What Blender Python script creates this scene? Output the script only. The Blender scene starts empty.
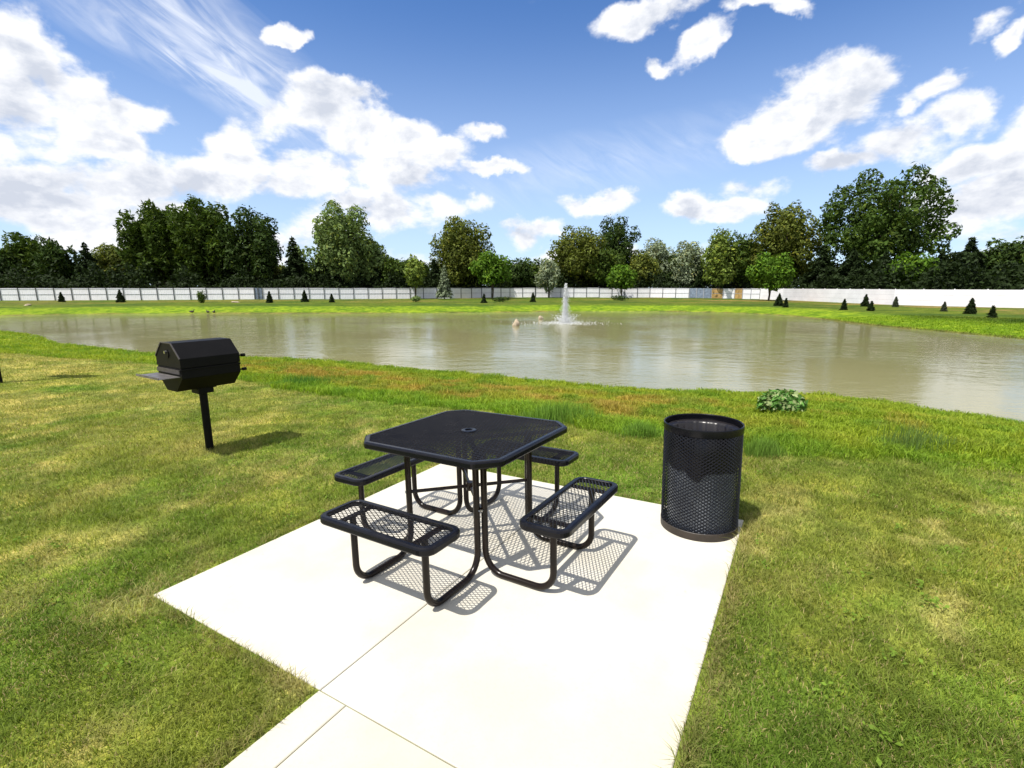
import bpy, math, random
import numpy as np
from mathutils import Matrix, Vector

random.seed(7)
rng = np.random.default_rng(11)
R = math.radians
PI = math.pi
scene = bpy.context.scene
C = scene.collection

# ------------------------------------------------------------------ camera numbers
F = 496.15                      # focal length in pixels of a 1024 wide picture
H = 1.711                       # eye height
PITCH = R(11.062)
HOR = 287.0

def ray(px, py):
    u = (px - 512.0) / F
    v = -(py - 384.0) / F
    c, s = math.cos(PITCH), math.sin(PITCH)
    return np.array([u, c + v * s, v * c - s])

# the picnic pad is laid with a slight fall towards the pond
M3 = np.array([[0.9998643424290614, -0.0027223659205192685, -0.01624455178499485],
               [0.00316036096499781, 0.9996304887076063, 0.0269981140964142],
               [0.01616505049393605, -0.027045790245191187, 0.9995034849226597]])
CAM = np.array([0, 0, H])
MP = Matrix.Translation(Vector(CAM)) @ Matrix([list(r) for r in M3]).to_4x4() @ Matrix.Translation(-Vector(CAM))
PA, PB_, PC_ = 0.016252621, -0.0270115267, -0.00085     # z = a x + b y + c of the pad surface

def plane_z(x, y):
    return PA * x + PB_ * y + PC_

# ------------------------------------------------------------------ numpy helpers
def smooth(a, b, x):
    t = np.clip((x - a) / (b - a), 0, 1)
    return t * t * (3 - 2 * t)

_lat = np.random.default_rng(5).random((256, 256))
def vnoise(x, y, s, seed=0):
    x = np.asarray(x) / s + 17.3 * seed + 1000
    y = np.asarray(y) / s + 31.7 * seed + 1000
    xi = np.floor(x).astype(int); yi = np.floor(y).astype(int)
    fx = x - xi; fy = y - yi
    fx = fx * fx * (3 - 2 * fx); fy = fy * fy * (3 - 2 * fy)
    a = _lat[xi % 256, yi % 256]; b = _lat[(xi + 1) % 256, yi % 256]
    c = _lat[xi % 256, (yi + 1) % 256]; d = _lat[(xi + 1) % 256, (yi + 1) % 256]
    return (a * (1 - fx) + b * fx) * (1 - fy) + (c * (1 - fx) + d * fx) * fy

def fbm(x, y, s, seed=0, n=4):
    t = 0; w = 1; tot = 0
    for i in range(n):
        t = t + w * vnoise(x, y, s / 2 ** i, seed + i * 3); tot += w; w *= .55
    return t / tot

def smooth_poly(P, n=3):
    P = np.array(P, float)
    for _ in range(n):
        Q = np.roll(P, -1, 0)
        P = np.stack([P * .75 + Q * .25, P * .25 + Q * .75], 1).reshape(-1, 2)
    return P

def sdist(x, y, P):
    """signed distance to a closed polygon: negative inside"""
    x = np.asarray(x, float); y = np.asarray(y, float)
    shp = x.shape; x = x.ravel(); y = y.ravel()
    best = np.full(x.shape, 1e9); inside = np.zeros(x.shape, bool)
    n = len(P)
    for i in range(n):
        ax, ay = P[i]; bx, by = P[(i + 1) % n]
        dx, dy = bx - ax, by - ay
        t = np.clip(((x - ax) * dx + (y - ay) * dy) / (dx * dx + dy * dy + 1e-12), 0, 1)
        best = np.minimum(best, (x - ax - t * dx) ** 2 + (y - ay - t * dy) ** 2)
        if by != ay:
            cr = ((ay > y) != (by > y)) & (x < (bx - ax) * (y - ay) / (by - ay) + ax)
            inside ^= cr
    d = np.sqrt(best)
    return np.where(inside, -d, d).reshape(shp)

# ------------------------------------------------------------------ pond outline (metres)
ZW = -0.75
shore = [(-29.2, 28.3), (-24.2, 25.4), (-20.6, 22.2), (-17.0, 20.3), (-13.1, 18.2), (-9.7, 17.6), (-6.3, 16.7),
         (-4.8, 15.8), (-3.3, 15.1), (-1.6, 14.3), (-.3, 13.6), (.75, 13.0), (2.2, 12.2), (3.4, 11.8), (4.5, 11.6),
         (6.0, 11.5), (7.3, 11.2), (8.1, 10.5), (8.75, 9.6), (9.4, 8.5), (11.5, 7.4), (15, 7.6), (19, 10), (22, 15),
         (24.0, 20), (24.4, 23.4), (24.1, 27.1), (23.5, 30.4), (23.6, 35.7), (24.4, 41.8), (22.8, 46.5), (18.9, 50.2),
         (13.1, 51.3), (4.9, 51.3), (-1.2, 49.2), (-10.6, 47.4), (-23.9, 47.4), (-38.3, 46.5), (-46, 43.2),
         (-52, 39), (-52, 34), (-44, 32.5), (-36, 31.5)]
SHORE = smooth_poly(shore, 1)

def z_up(x, y):
    """level of the land away from the pond"""
    r = np.hypot(x - 0.2, y - 3.5)
    w = 1 - smooth(6.0, 16.0, r)
    far = -0.24 - 0.10 * smooth(10, 40, x)
    far = np.where(y < 25, np.minimum(far, -0.10 - 0.012 * np.clip(y, 0, 40)) , far)
    far = far + (fbm(x, y, 9, 3) - .5) * .10
    return w * (plane_z(x, y) - 0.02) + (1 - w) * far

def terrain(x, y, ds=None):
    x = np.asarray(x, float); y = np.asarray(y, float)
    if ds is None: ds = sdist(x, y, SHORE)
    W = 5.5
    t = smooth(-.3, W, ds) ** .8
    zu = z_up(x, y)
    z = ZW + .01 + (zu - ZW) * t
    z = np.where(ds < 0, ZW - .02 + np.maximum(ds, -3) * .28, z)
    near = (np.hypot(x, y) < 30) & (ds > .5)
    z = z + np.where(near & (np.hypot(x - .2, y - 3.5) > 3.6), (fbm(x, y, 1.1, 9, 2) - .5) * .025, 0)
    return z

_mow_px = [(-700, 345), (-300, 345), (0, 349), (60, 353), (110, 357), (160, 363), (250, 375), (309, 389), (394, 401), (440, 407), (520, 414), (590, 436),
           (655, 443), (745, 457), (800, 466), (870, 473), (950, 481), (1024, 490), (1200, 505)]
def hit(px, py):
    """where the line of sight through a pixel meets the ground"""
    d = ray(px, py); t = 1.0
    ts = np.concatenate([np.linspace(1, 30, 900), np.linspace(30, 160, 1600)])
    P = CAM[None] + d[None] * ts[:, None]
    z = terrain(P[:, 0], P[:, 1])
    k = np.argmax(P[:, 2] < z)
    if P[k, 2] >= z[k]: k = len(ts) - 1
    return P[k, 0], P[k, 1], float(z[k])
def _h0(px, py):
    d = ray(px, py); t = (H + .25) / -d[2]
    return d[0] * t, d[1] * t
mow = [_h0(*p) for p in _mow_px]
mow = mow + [(24, 2), (34, 12), (36, 40), (30, 56), (10, 62), (-30, 60), (-75, 55), (-75, 34)]
MOW = smooth_poly(mow, 1)

# ------------------------------------------------------------------ colour of the grass (albedo)
def mixc(a, b, t):
    return a * (1 - t[..., None]) + b * t[..., None]
def col(*c): return np.array(c, float)

def turf_colour(x, y, ds=None, dm=None):
    x = np.asarray(x, float); y = np.asarray(y, float)
    if ds is None: ds = sdist(x, y, SHORE)
    if dm is None: dm = sdist(x, y, MOW)
    n1 = fbm(x, y, 1.2, 1); n2 = fbm(x, y, .42, 4); n3 = fbm(x, y, 6, 7)
    c = np.broadcast_to(col(.120, .135, .034), x.shape + (3,)).copy()
    c = mixc(c, col(.052, .094, .016), smooth(.40, .68, n1 * .6 + n3 * .4) * .75)
    c = mixc(c, col(.085, .150, .026), smooth(.58, .75, fbm(x, y, .8, 12)) * .45)
    dry = smooth(.53, .72, n2 * .55 + fbm(x, y, 2.6, 21) * .45)
    c = mixc(c, col(.215, .188, .100), dry * .50)
    c = mixc(c, col(.30, .25, .16), smooth(.62, .78, fbm(x, y, .30, 25)) * .45)
    c = c * (.62 + .76 * fbm(x, y, .14, 27, 3))[..., None]
    # duller, drier lawn up the slope on the left
    c = mixc(c, col(.180, .165, .070), smooth(3.5, 10, -x + y * .25) * .70 * smooth(.25, .6, fbm(x, y, 1.1, 30)))
    # unmown bank
    b = np.broadcast_to(col(.145, .180, .020), x.shape + (3,)).copy()
    b = mixc(b, col(.180, .200, .024), smooth(.4, .65, fbm(x, y, 1.1, 40)))
    rust = smooth(.44, .60, fbm(x, y * 1.5, .9, 44) * .6 + fbm(x, y, 3, 47) * .4)
    span = smooth(-10.5, -8.5, x) * (1 - smooth(1.8, 4.6, x))
    inner = smooth(1.0, 2.0, ds) * smooth(.5, 1.2, -dm)
    rust2 = smooth(.56, .68, fbm(x, y, .8, 51)) * smooth(2, 4, x) * (1 - smooth(6, 8, x))
    b = b * np.array([.78, .84, .9]); b = mixc(b, col(.205, .118, .050), np.clip(rust * .8 + .32, 0, 1) * inner * span * .66 + rust2 * inner * .35)
    b = mixc(b, col(.098, .168, .022), (1 - smooth(.25, .95, -dm)) * smooth(-6.5, -4.5, x) * (1 - smooth(1.9, 2.9, x)) * (.35 + .5 * smooth(.3, .6, fbm(x, y, 1.4, 48))))
    b = mixc(b, col(.060, .120, .016), smooth(.48, .66, fbm(x, y, .55, 60)) * .60)
    b = mixc(b, col(.20, .18, .05), smooth(.60, .72, fbm(x, y, .35, 63)) * .2)
    out = mixc(c, b, smooth(-.25, .15, -dm) * (y < 40))
    # far bank
    fb = np.broadcast_to(col(.105, .150, .022), x.shape + (3,)).copy()
    fb = mixc(fb, col(.060, .110, .018), smooth(.42, .62, fbm(x * .35, y, 2.4, 71)))
    fb = mixc(fb, col(.230, .180, .090), smooth(.48, .64, fbm(x * .5, y, 3.2, 77)) * smooth(9, 18, ds) * (.45 + .5 * smooth(20, 32, x)))
    fb = mixc(fb, col(.170, .270, .020), 1 - smooth(3.0, 6.5, ds + (fbm(x, y, 4, 79) - .5) * 2.5))
    fb = mixc(fb, col(.150, .150, .06), 1 - smooth(.1, .7, ds))
    fb = fb * (.42 + .15 * fbm(x * .4, y, 1.5, 88))[..., None]
    out = mixc(out, fb, np.maximum(smooth(31, 36, y), smooth(16, 24, x)))
    return out * np.array([1.76, 1.78, 1.18])

# ------------------------------------------------------------------ blender helpers
def tag(o, label=None, cat=None, group=None, kind=None):
    if label: o['label'] = label
    if cat: o['category'] = cat
    if group: o['group'] = group
    if kind: o['kind'] = kind
    return o

def empty(name, loc=(0, 0, 0), rz=0, mat=None):
    o = bpy.data.objects.new(name, None); C.objects.link(o)
    o.empty_display_size = .2
    if mat is not None: o.matrix_world = mat
    else:
        o.location = loc; o.rotation_euler = (0, 0, rz)
    return o

def np_mesh(name, verts, quads=None, tris=None, mat=None, colors=None, smooth_=False, parent=None, edges=None):
    me = bpy.data.meshes.new(name)
    nq = 0 if quads is None else len(quads); nt = 0 if tris is None else len(tris)
    v = np.ascontiguousarray(verts, dtype=np.float32)
    me.vertices.add(len(v)); me.vertices.foreach_set('co', v.ravel())
    loops = []
    if nq: loops.append(np.asarray(quads).ravel())
    if nt: loops.append(np.asarray(tris).ravel())
    loops = np.concatenate(loops).astype(np.int32)
    me.loops.add(len(loops)); me.loops.foreach_set('vertex_index', loops)
    me.polygons.add(nq + nt)
    st = np.concatenate([np.arange(nq) * 4, nq * 4 + np.arange(nt) * 3]).astype(np.int32)
    me.polygons.foreach_set('loop_start', st)
    if smooth_: me.polygons.foreach_set('use_smooth', np.ones(nq + nt, bool))
    me.update(calc_edges=True)
    if colors is not None:
        a = me.color_attributes.new('tint', 'FLOAT_COLOR', 'POINT')
        cc = np.ones((len(v), 4), np.float32); cc[:, :3] = colors
        a.data.foreach_set('color', cc.ravel())
    if mat: me.materials.append(mat)
    o = bpy.data.objects.new(name, me); C.objects.link(o)
    if parent: o.parent = parent
    return o

class MB:
    """collects shapes for one mesh"""
    def __init__(s): s.v = []; s.f = []
    def add(s, v, f):
        n = len(s.v); s.v += [tuple(p) for p in v]; s.f += [tuple(i + n for i in q) for q in f]; return s
    def box(s, c, d, rot=None):
        x, y, z = d[0] / 2, d[1] / 2, d[2] / 2
        P = [Vector((a * x, b * y, e * z)) for a in (-1, 1) for b in (-1, 1) for e in (-1, 1)]
        if rot is not None: P = [rot @ p for p in P]
        P = [p + Vector(c) for p in P]
        return s.add(P, [(0, 1, 3, 2), (4, 6, 7, 5), (0, 4, 5, 1), (2, 3, 7, 6), (0, 2, 6, 4), (1, 5, 7, 3)])
    def bar(s, a, b, w, h, up=(0, 0, 1)):
        a = Vector(a); b = Vector(b); d = (b - a); L = d.length
        if L < 1e-6: return s
        d /= L; u = Vector(up); sd = d.cross(u)
        if sd.length < 1e-4: sd = d.cross(Vector((1, 0, 0)))
        sd.normalize(); u = sd.cross(d)
        m = Matrix((d, sd, u)).transposed()
        return s.box((a + b) / 2, (L, w, h), m)
    def tube(s, pts, r, n=10, closed=False, cap=True):
        pts = [Vector(p) for p in pts]; N = len(pts)
        rr = r if hasattr(r, '__len__') else [r] * N
        rings = []; prev = None
        for i, p in enumerate(pts):
            a = pts[i - 1] if (i > 0 or closed) else pts[i]
            b = pts[(i + 1) % N] if (i < N - 1 or closed) else pts[i]
            d = (b - a).normalized()
            if prev is None:
                u = d.cross(Vector((0, 0, 1)))
                if u.length < 1e-3: u = d.cross(Vector((1, 0, 0)))
                u.normalize()
            else:
                u = (prev - d * prev.dot(d)).normalized()
            prev = u; w = d.cross(u)
            rings.append([p + (u * math.cos(2 * PI * k / n) + w * math.sin(2 * PI * k / n)) * rr[i] for k in range(n)])
        v = [q for g in rings for q in g]; f = []
        for i in range(N if closed else N - 1):
            j = (i + 1) % N
            for k in range(n):
                k2 = (k + 1) % n
                f.append((i * n + k, i * n + k2, j * n + k2, j * n + k))
        if cap and not closed:
            f.append(tuple(reversed(range(n)))); f.append(tuple((N - 1) * n + k for k in range(n)))
        return s.add(v, f)
    def lathe(s, prof, n=48, c=(0, 0, 0)):
        v = []; f = []
        for (r, z) in prof:
            for k in range(n):
                a = 2 * PI * k / n; v.append((c[0] + r * math.cos(a), c[1] + r * math.sin(a), c[2] + z))
        for i in range(len(prof) - 1):
            for k in range(n):
                k2 = (k + 1) % n; f.append((i * n + k, i * n + k2, (i + 1) * n + k2, (i + 1) * n + k))
        return s.add(v, f)
    def build(s, name, mat, parent=None, smooth_=False, bevel=0):
        me = bpy.data.meshes.new(name); me.from_pydata(s.v, [], s.f); me.materials.append(mat)
        if smooth_:
            me.polygons.foreach_set('use_smooth', [True] * len(me.polygons))
        me.update()
        o = bpy.data.objects.new(name, me); C.objects.link(o)
        if parent: o.parent = parent
        if smooth_ == 'auto':
            try: me.set_sharp_from_angle(angle=R(40))
            except Exception: pass
        if bevel:
            b = o.modifiers.new('bevel', 'BEVEL'); b.width = bevel; b.segments = 2; b.limit_method = 'ANGLE'; b.angle_limit = R(35)
        return o

def copy_tree(o, parent=None):
    c = o.copy(); C.objects.link(c)
    if parent is not None: c.parent = parent
    for ch in list(o.children): copy_tree(ch, c)
    return c

# ------------------------------------------------------------------ materials
class NT:
    def __init__(s, tree): s.t = tree; tree.nodes.clear()
    def n(s, typ, **kw):
        x = s.t.nodes.new(typ)
        for k, v in kw.items():
            if k == 'ins':
                for a, b in v.items():
                    if hasattr(b, 'is_output') or isinstance(b, bpy.types.NodeSocket): s.t.links.new(b, x.inputs[a])
                    else: x.inputs[a].default_value = b
            else: setattr(x, k, v)
        return x
    def math(s, op, a, b=None, c=None, clamp=False):
        x = s.t.nodes.new('ShaderNodeMath'); x.operation = op; x.use_clamp = clamp
        for i, v in enumerate((a, b, c)):
            if v is None: continue
            if isinstance(v, bpy.types.NodeSocket): s.t.links.new(v, x.inputs[i])
            else: x.inputs[i].default_value = v
        return x.outputs[0]
    def mix(s, t, a, b, mode='MIX'):
        x = s.t.nodes.new('ShaderNodeMix'); x.data_type = 'RGBA'; x.blend_type = mode
        for i, v in ((0, t), (6, a), (7, b)):
            if isinstance(v, bpy.types.NodeSocket): s.t.links.new(v, x.inputs[i])
            else: x.inputs[i].default_value = v if i == 0 else (tuple(v) + (1,))[:4]
        return x.outputs[2]
    def sstep(s, v, a, b):
        x = s.t.nodes.new('ShaderNodeMapRange'); x.interpolation_type = 'SMOOTHSTEP'
        s.t.links.new(v, x.inputs[0]); x.inputs[1].default_value = a; x.inputs[2].default_value = b
        return x.outputs[0]

def material(name):
    m = bpy.data.materials.new(name); m.use_nodes = True
    t = NT(m.node_tree)
    out = t.n('ShaderNodeOutputMaterial')
    return m, t, out

def simple(name, c, rough=.5, metal=0, var=.15, scale=30, bump=0, spec=.5, coat=0, c2=None, bscale=None):
    m, t, out = material(name)
    co = t.n('ShaderNodeTexCoord').outputs['Object']
    nz = t.n('ShaderNodeTexNoise', ins={'Vector': co, 'Scale': scale, 'Detail': 5.0, 'Roughness': .6})
    c2 = c2 or tuple(x * (1 - var) for x in c)
    cc = t.mix(t.sstep(nz.outputs[0], .35, .65), c, c2)
    b = t.n('ShaderNodeBsdfPrincipled', ins={'Base Color': cc, 'Roughness': rough, 'Metallic': metal, 'Specular IOR Level': spec, 'Coat Weight': coat})
    if bump:
        n2 = t.n('ShaderNodeTexNoise', ins={'Vector': co, 'Scale': bscale or scale * 4, 'Detail': 4.0})
        bp = t.n('ShaderNodeBump', ins={'Strength': bump, 'Distance': .002, 'Height': n2.outputs[0]})
        t.t.links.new(bp.outputs[0], b.inputs['Normal'])
    t.t.links.new(b.outputs[0], out.inputs[0])
    return m

def leaf_material(name, transl=.35, rough=.55, tint=(1, 1, 1), spec=.3):
    m, t, out = material(name)
    a = t.n('ShaderNodeAttribute', attribute_name='tint')
    c = t.mix(1.0, a.outputs['Color'], tint, 'MULTIPLY')
    b = t.n('ShaderNodeBsdfPrincipled', ins={'Base Color': c, 'Roughness': rough, 'Specular IOR Level': spec})
    tr = t.n('ShaderNodeBsdfTranslucent', ins={'Color': t.mix(1.0, c, (1.15, 1.25, .55), 'MULTIPLY')})
    mx = t.n('ShaderNodeMixShader', ins={0: transl, 1: b.outputs[0], 2: tr.outputs[0]})
    t.t.links.new(mx.outputs[0], out.inputs[0])
    return m

M = {}
M['grass'] = leaf_material('grass_blade', .38, .6, spec=.12)
M['leaf'] = leaf_material('leaf', .25, .6, spec=.08)
M['needle'] = leaf_material('needle', .10, .6, spec=.06)
M['bark'] = simple('bark', (.085, .065, .048), .9, scale=6, var=.5, bump=.5)
# black plastic coated steel
m, t, out = material('black_coated_steel')
co = t.n('ShaderNodeTexCoord').outputs['Object']
nz = t.n('ShaderNodeTexNoise', ins={'Vector': co, 'Scale': 14.0, 'Detail': 6.0, 'Roughness': .65})
geo = t.n('ShaderNodeNewGeometry')
up = t.sstep(t.n('ShaderNodeSeparateXYZ', ins={0: geo.outputs['Normal']}).outputs[2], .3, .95)
dust = t.math('MULTIPLY', up, t.sstep(nz.outputs[0], .42, .72))
cc = t.mix(t.math('MULTIPLY', dust, .10), (.0045, .0045, .0065), (.05, .046, .044))
b = t.n('ShaderNodeBsdfPrincipled', ins={'Base Color': cc, 'Roughness': t.math('ADD', t.math('MULTIPLY', nz.outputs[0], .18), .16), 'Specular IOR Level': .22})
bn = t.n('ShaderNodeTexNoise', ins={'Vector': co, 'Scale': 160.0, 'Detail': 2.0})
bp = t.n('ShaderNodeBump', ins={'Strength': .12, 'Distance': .001, 'Height': bn.outputs[0]})
t.t.links.new(bp.outputs[0], b.inputs['Normal']); t.t.links.new(b.outputs[0], out.inputs[0])
M['black'] = m
M['leg'] = simple('brown_black_coating', (.010, .006, .004), .24, spec=.26, var=.3, scale=9, bump=.1)
M['grill'] = simple('grill_black_paint', (.0035, .003, .003), .5, spec=.14, var=.35, scale=7, bump=.25)
M['shelf'] = simple('worn_steel_shelf', (.20, .185, .18), .45, metal=.6, var=.4, scale=18, bump=.2)
M['bolt'] = simple('bolt_steel', (.45, .45, .44), .3, metal=1.0, var=.2, scale=60)
M['band'] = simple('dusty_brown_band', (.030, .021, .015), .55, var=.5, scale=12, bump=.2)
M['liner'] = simple('blue_grey_liner', (.27, .295, .34), .35, var=.35, scale=5, bump=.3)
M['bag'] = simple('black_plastic_bag', (.010, .008, .009), .32, var=.3, scale=9, bump=.8, bscale=14)
M['rock'] = simple('tan_rock', (.42, .34, .24), .9, var=.4, scale=5, bump=.6)
M['bird'] = simple('dark_feathers', (.045, .036, .028), .8, var=.4, scale=12)
M['white_vinyl'] = simple('white_fence_vinyl', (.80, .79, .83), .5, var=.08, scale=1.3, bump=.1)
M['fence_dark'] = simple('fence_post_steel', (.11, .115, .12), .6, var=.3, scale=8)
M['fence_grey'] = simple('blue_grey_board', (.22, .27, .36), .7, var=.35, scale=3)  # darker bluish boards for two short stretches of the fence
M['tan_wood'] = simple('tan_board', (.46, .29, .10), .8, var=.4, scale=2)

# concrete
m, t, out = material('concrete')
co = t.n('ShaderNodeTexCoord').outputs['Object']
n1 = t.n('ShaderNodeTexNoise', ins={'Vector': co, 'Scale': 1.1, 'Detail': 6.0, 'Roughness': .6})
n2 = t.n('ShaderNodeTexNoise', ins={'Vector': co, 'Scale': 60.0, 'Detail': 5.0, 'Roughness': .7})
n3 = t.n('ShaderNodeTexNoise', ins={'Vector': co, 'Scale': 11.0, 'Detail': 3.0, 'Roughness': .5})
c1 = t.mix(t.sstep(n1.outputs[0], .35, .68), (.530, .505, .440), (.475, .440, .355))
c2 = t.mix(t.math('MULTIPLY', t.sstep(n2.outputs[0], .50, .75), .22), c1, (.33, .29, .23))
c3 = t.mix(t.math('MULTIPLY', t.sstep(n3.outputs[0], .70, .78), .40), c2, (.30, .25, .18))
b = t.n('ShaderNodeBsdfPrincipled', ins={'Base Color': c3, 'Roughness': .85, 'Specular IOR Level': .2})
bp = t.n('ShaderNodeBump', ins={'Strength': .35, 'Distance': .002, 'Height': n2.outputs[0]})
t.t.links.new(bp.outputs[0], b.inputs['Normal']); t.t.links.new(b.outputs[0], out.inputs[0])
M['concrete'] = m
m2c = M['concrete'].copy(); m2c.name = 'path_concrete'
for nd in m2c.node_tree.nodes:
    if nd.bl_idname == 'ShaderNodeMix' and abs(nd.inputs[6].default_value[0] - .53) < .01:
        nd.inputs[6].default_value = (.500, .468, .385, 1); nd.inputs[7].default_value = (.450, .412, .320, 1)
M['path'] = m2c
M['joint'] = simple('joint_dirt', (.20, .17, .13), .95, var=.6, scale=9)

# ground
m, t, out = material('ground_turf')
a = t.n('ShaderNodeAttribute', attribute_name='tint')
co = t.n('ShaderNodeNewGeometry').outputs['Position']
n1 = t.n('ShaderNodeTexNoise', ins={'Vector': co, 'Scale': 38.0, 'Detail': 4.0, 'Roughness': .75})
n2 = t.n('ShaderNodeTexNoise', ins={'Vector': co, 'Scale': 2.2, 'Detail': 6.0, 'Roughness': .7})
n4 = t.n('ShaderNodeTexNoise', ins={'Vector': co, 'Scale': .55, 'Detail': 5.0, 'Roughness': .7})
k = t.mix(t.sstep(n1.outputs[0], .3, .7), (.60, .58, .55), (1.25, 1.22, 1.2))
k2 = t.mix(t.sstep(n2.outputs[0], .35, .65), (.62, .70, .6), (1.34, 1.24, 1.2))
k3 = t.mix(t.sstep(n4.outputs[0], .35, .65), (.74, .82, .7), (1.22, 1.12, 1.15))
c1 = t.mix(1.0, t.mix(1.0, t.mix(1.0, a.outputs['Color'], k, 'MULTIPLY'), k2, 'MULTIPLY'), k3, 'MULTIPLY')
b = t.n('ShaderNodeBsdfPrincipled', ins={'Base Color': c1, 'Roughness': .95, 'Specular IOR Level': .1})
bp = t.n('ShaderNodeBump', ins={'Strength': .9, 'Distance': .02, 'Height': n1.outputs[0]})
bp2 = t.n('ShaderNodeBump', ins={'Strength': .8, 'Distance': .12, 'Height': n2.outputs[0], 'Normal': bp.outputs[0]})
t.t.links.new(bp2.outputs[0], b.inputs['Normal']); t.t.links.new(b.outputs[0], out.inputs[0])
M['ground'] = m

# water
m, t, out = material('pond_water')
co = t.n('ShaderNodeNewGeometry').outputs['Position']
mp = t.n('ShaderNodeMapping', ins={'Vector': co, 'Scale': (1.0, 1.7, 1.0), 'Rotation': (0, 0, R(18))})
w1 = t.n('ShaderNodeTexNoise', ins={'Vector': mp.outputs[0], 'Scale': 5.0, 'Detail': 3.0, 'Roughness': .55})
w2 = t.n('ShaderNodeTexNoise', ins={'Vector': mp.outputs[0], 'Scale': 1.1, 'Detail': 3.0, 'Roughness': .5, 'Distortion': .5})
w3 = t.n('ShaderNodeTexNoise', ins={'Vector': co, 'Scale': .12, 'Detail': 3.0, 'Roughness': .5})
calm = t.math('ADD', t.math('MULTIPLY', t.sstep(w3.outputs[0], .40, .60), .8), .35)
hh = t.math('MULTIPLY', t.math('ADD', t.math('MULTIPLY', w1.outputs[0], .35), w2.outputs[0]), calm)
bp = t.n('ShaderNodeBump', ins={'Strength': 1.0, 'Distance': .024, 'Height': hh})
murk = t.mix(t.sstep(w3.outputs[0], .35, .65), (.215, .202, .100), (.180, .174, .080))
b = t.n('ShaderNodeBsdfPrincipled', ins={'Base Color': murk, 'Roughness': .09, 'IOR': 1.33, 'Specular IOR Level': .5, 'Normal': bp.outputs[0]})
t.t.links.new(b.outputs[0], out.inputs[0])
M['water'] = m
# fountain water and foam
m, t, out = material('white_water')
b = t.n('ShaderNodeBsdfPrincipled', ins={'Base Color': (.86, .88, .90, 1), 'Roughness': .3})
tr = t.n('ShaderNodeBsdfTranslucent', ins={'Color': (.9, .92, .95, 1)})
mx = t.n('ShaderNodeMixShader', ins={0: .4, 1: b.outputs[0], 2: tr.outputs[0]})
t.t.links.new(mx.outputs[0], out.inputs[0]); M['spray'] = m

# ------------------------------------------------------------------ ground sheet
def axis(lo, hi, step, far, growth=1.13):
    a = list(np.arange(lo, hi + 1e-6, step)); s = step; v = hi
    while v < far[1]: s *= growth; v += s; a.append(v)
    s = step; v = lo; pre = []
    while v > far[0]: s *= growth; v -= s; pre.append(v)
    return np.array(pre[::-1] + a)
gx = axis(-7, 10, .14, (-900, 900), 1.028)
gy = axis(-1.0, 14, .14, (-300, 1100), 1.028)
X, Y = np.meshgrid(gx, gy)
DS = sdist(X, Y, SHORE); DM = sdist(X, Y, MOW)
Z = terrain(X, Y, DS)
# dug out a little under the slab
iu = np.arange(X.size).reshape(X.shape)
q = np.stack([iu[:-1, :-1], iu[:-1, 1:], iu[1:, 1:], iu[1:, :-1]], -1).reshape(-1, 4)
cols = turf_colour(X, Y, DS, DM)
cols = np.where((DS < -.05)[..., None], np.array([.10, .085, .04]), cols)
g = np_mesh('ground', np.stack([X, Y, Z], -1).reshape(-1, 3), quads=q, mat=M['ground'], colors=cols.reshape(-1, 3), smooth_=True)
tag(g, 'lawn and pond banks sloping gently down to the water', 'ground', kind='structure')

wx0, wx1, wy0, wy1 = -58, 30, 5, 56
w = np_mesh('pond_water', [(wx0, wy0, ZW), (wx1, wy0, ZW), (wx1, wy1, ZW), (wx0, wy1, ZW)], quads=[(0, 1, 2, 3)], mat=M['water'])
tag(w, 'murky olive brown pond water with light ripples', 'water', kind='structure')

# ------------------------------------------------------------------ concrete
def pad_matrix():
    # pad axes: origin at the far corner, -x towards the left corner, -y towards the right corner
    ox, oy = -.8024 * .96, 5.3556 * .96
    return MP @ Matrix.Translation((ox, oy, 0)) @ Matrix.Rotation(R(59.406), 4, 'Z')
PM = pad_matrix()
def slab(mb, x0, x1, y0, y1, top=0., th=.12, e=.004):
    x0 += e; x1 -= e; y0 += e; y1 -= e
    c = .004
    v = [(x0, y0, -th), (x1, y0, -th), (x1, y1, -th), (x0, y1, -th),
         (x0, y0, top - c), (x1, y0, top - c), (x1, y1, top - c), (x0, y1, top - c),
         (x0 + c, y0 + c, top), (x1 - c, y0 + c, top), (x1 - c, y1 - c, top), (x0 + c, y1 - c, top)]
    f = [(0, 3, 2, 1)]
    for i in range(4):
        j = (i + 1) % 4
        f += [(i, j, 4 + j, 4 + i), (4 + i, 4 + j, 8 + j, 8 + i)]
    f.append((8, 9, 10, 11))
    mb.add(v, f)
mb = MB()
slab(mb, -2.783, 0, -1.512, 0, e=.0025)
slab(mb, -2.783, 0, -2.972, -1.512, e=.0025)
o = mb.build('picnic_pad', M['concrete']); o.matrix_world = PM
tag(o, 'pale concrete slab under the picnic table', 'pavement', kind='structure')
mb = MB()
slab(mb, -8, -2.783, -2.972, -1.68, top=-.001, e=.0022)
slab(mb, -8, -2.783, -1.68, -1.505, top=-.001, e=.0022)
o = mb.build('sidewalk', M['path']); o.matrix_world = PM
tag(o, 'concrete path leading onto the picnic slab', 'pavement', kind='structure')
mb = MB()
mb.box((-1.39, -1.486, -.06), (2.76, 2.95, .10)); mb.box((-5.3, -2.24, -.061), (5.0, 1.45, .10))
o = mb.build('joint_soil', M['joint']); o.matrix_world = PM
tag(o, 'soil packed in the joints between the slabs', 'soil', kind='structure')

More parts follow.
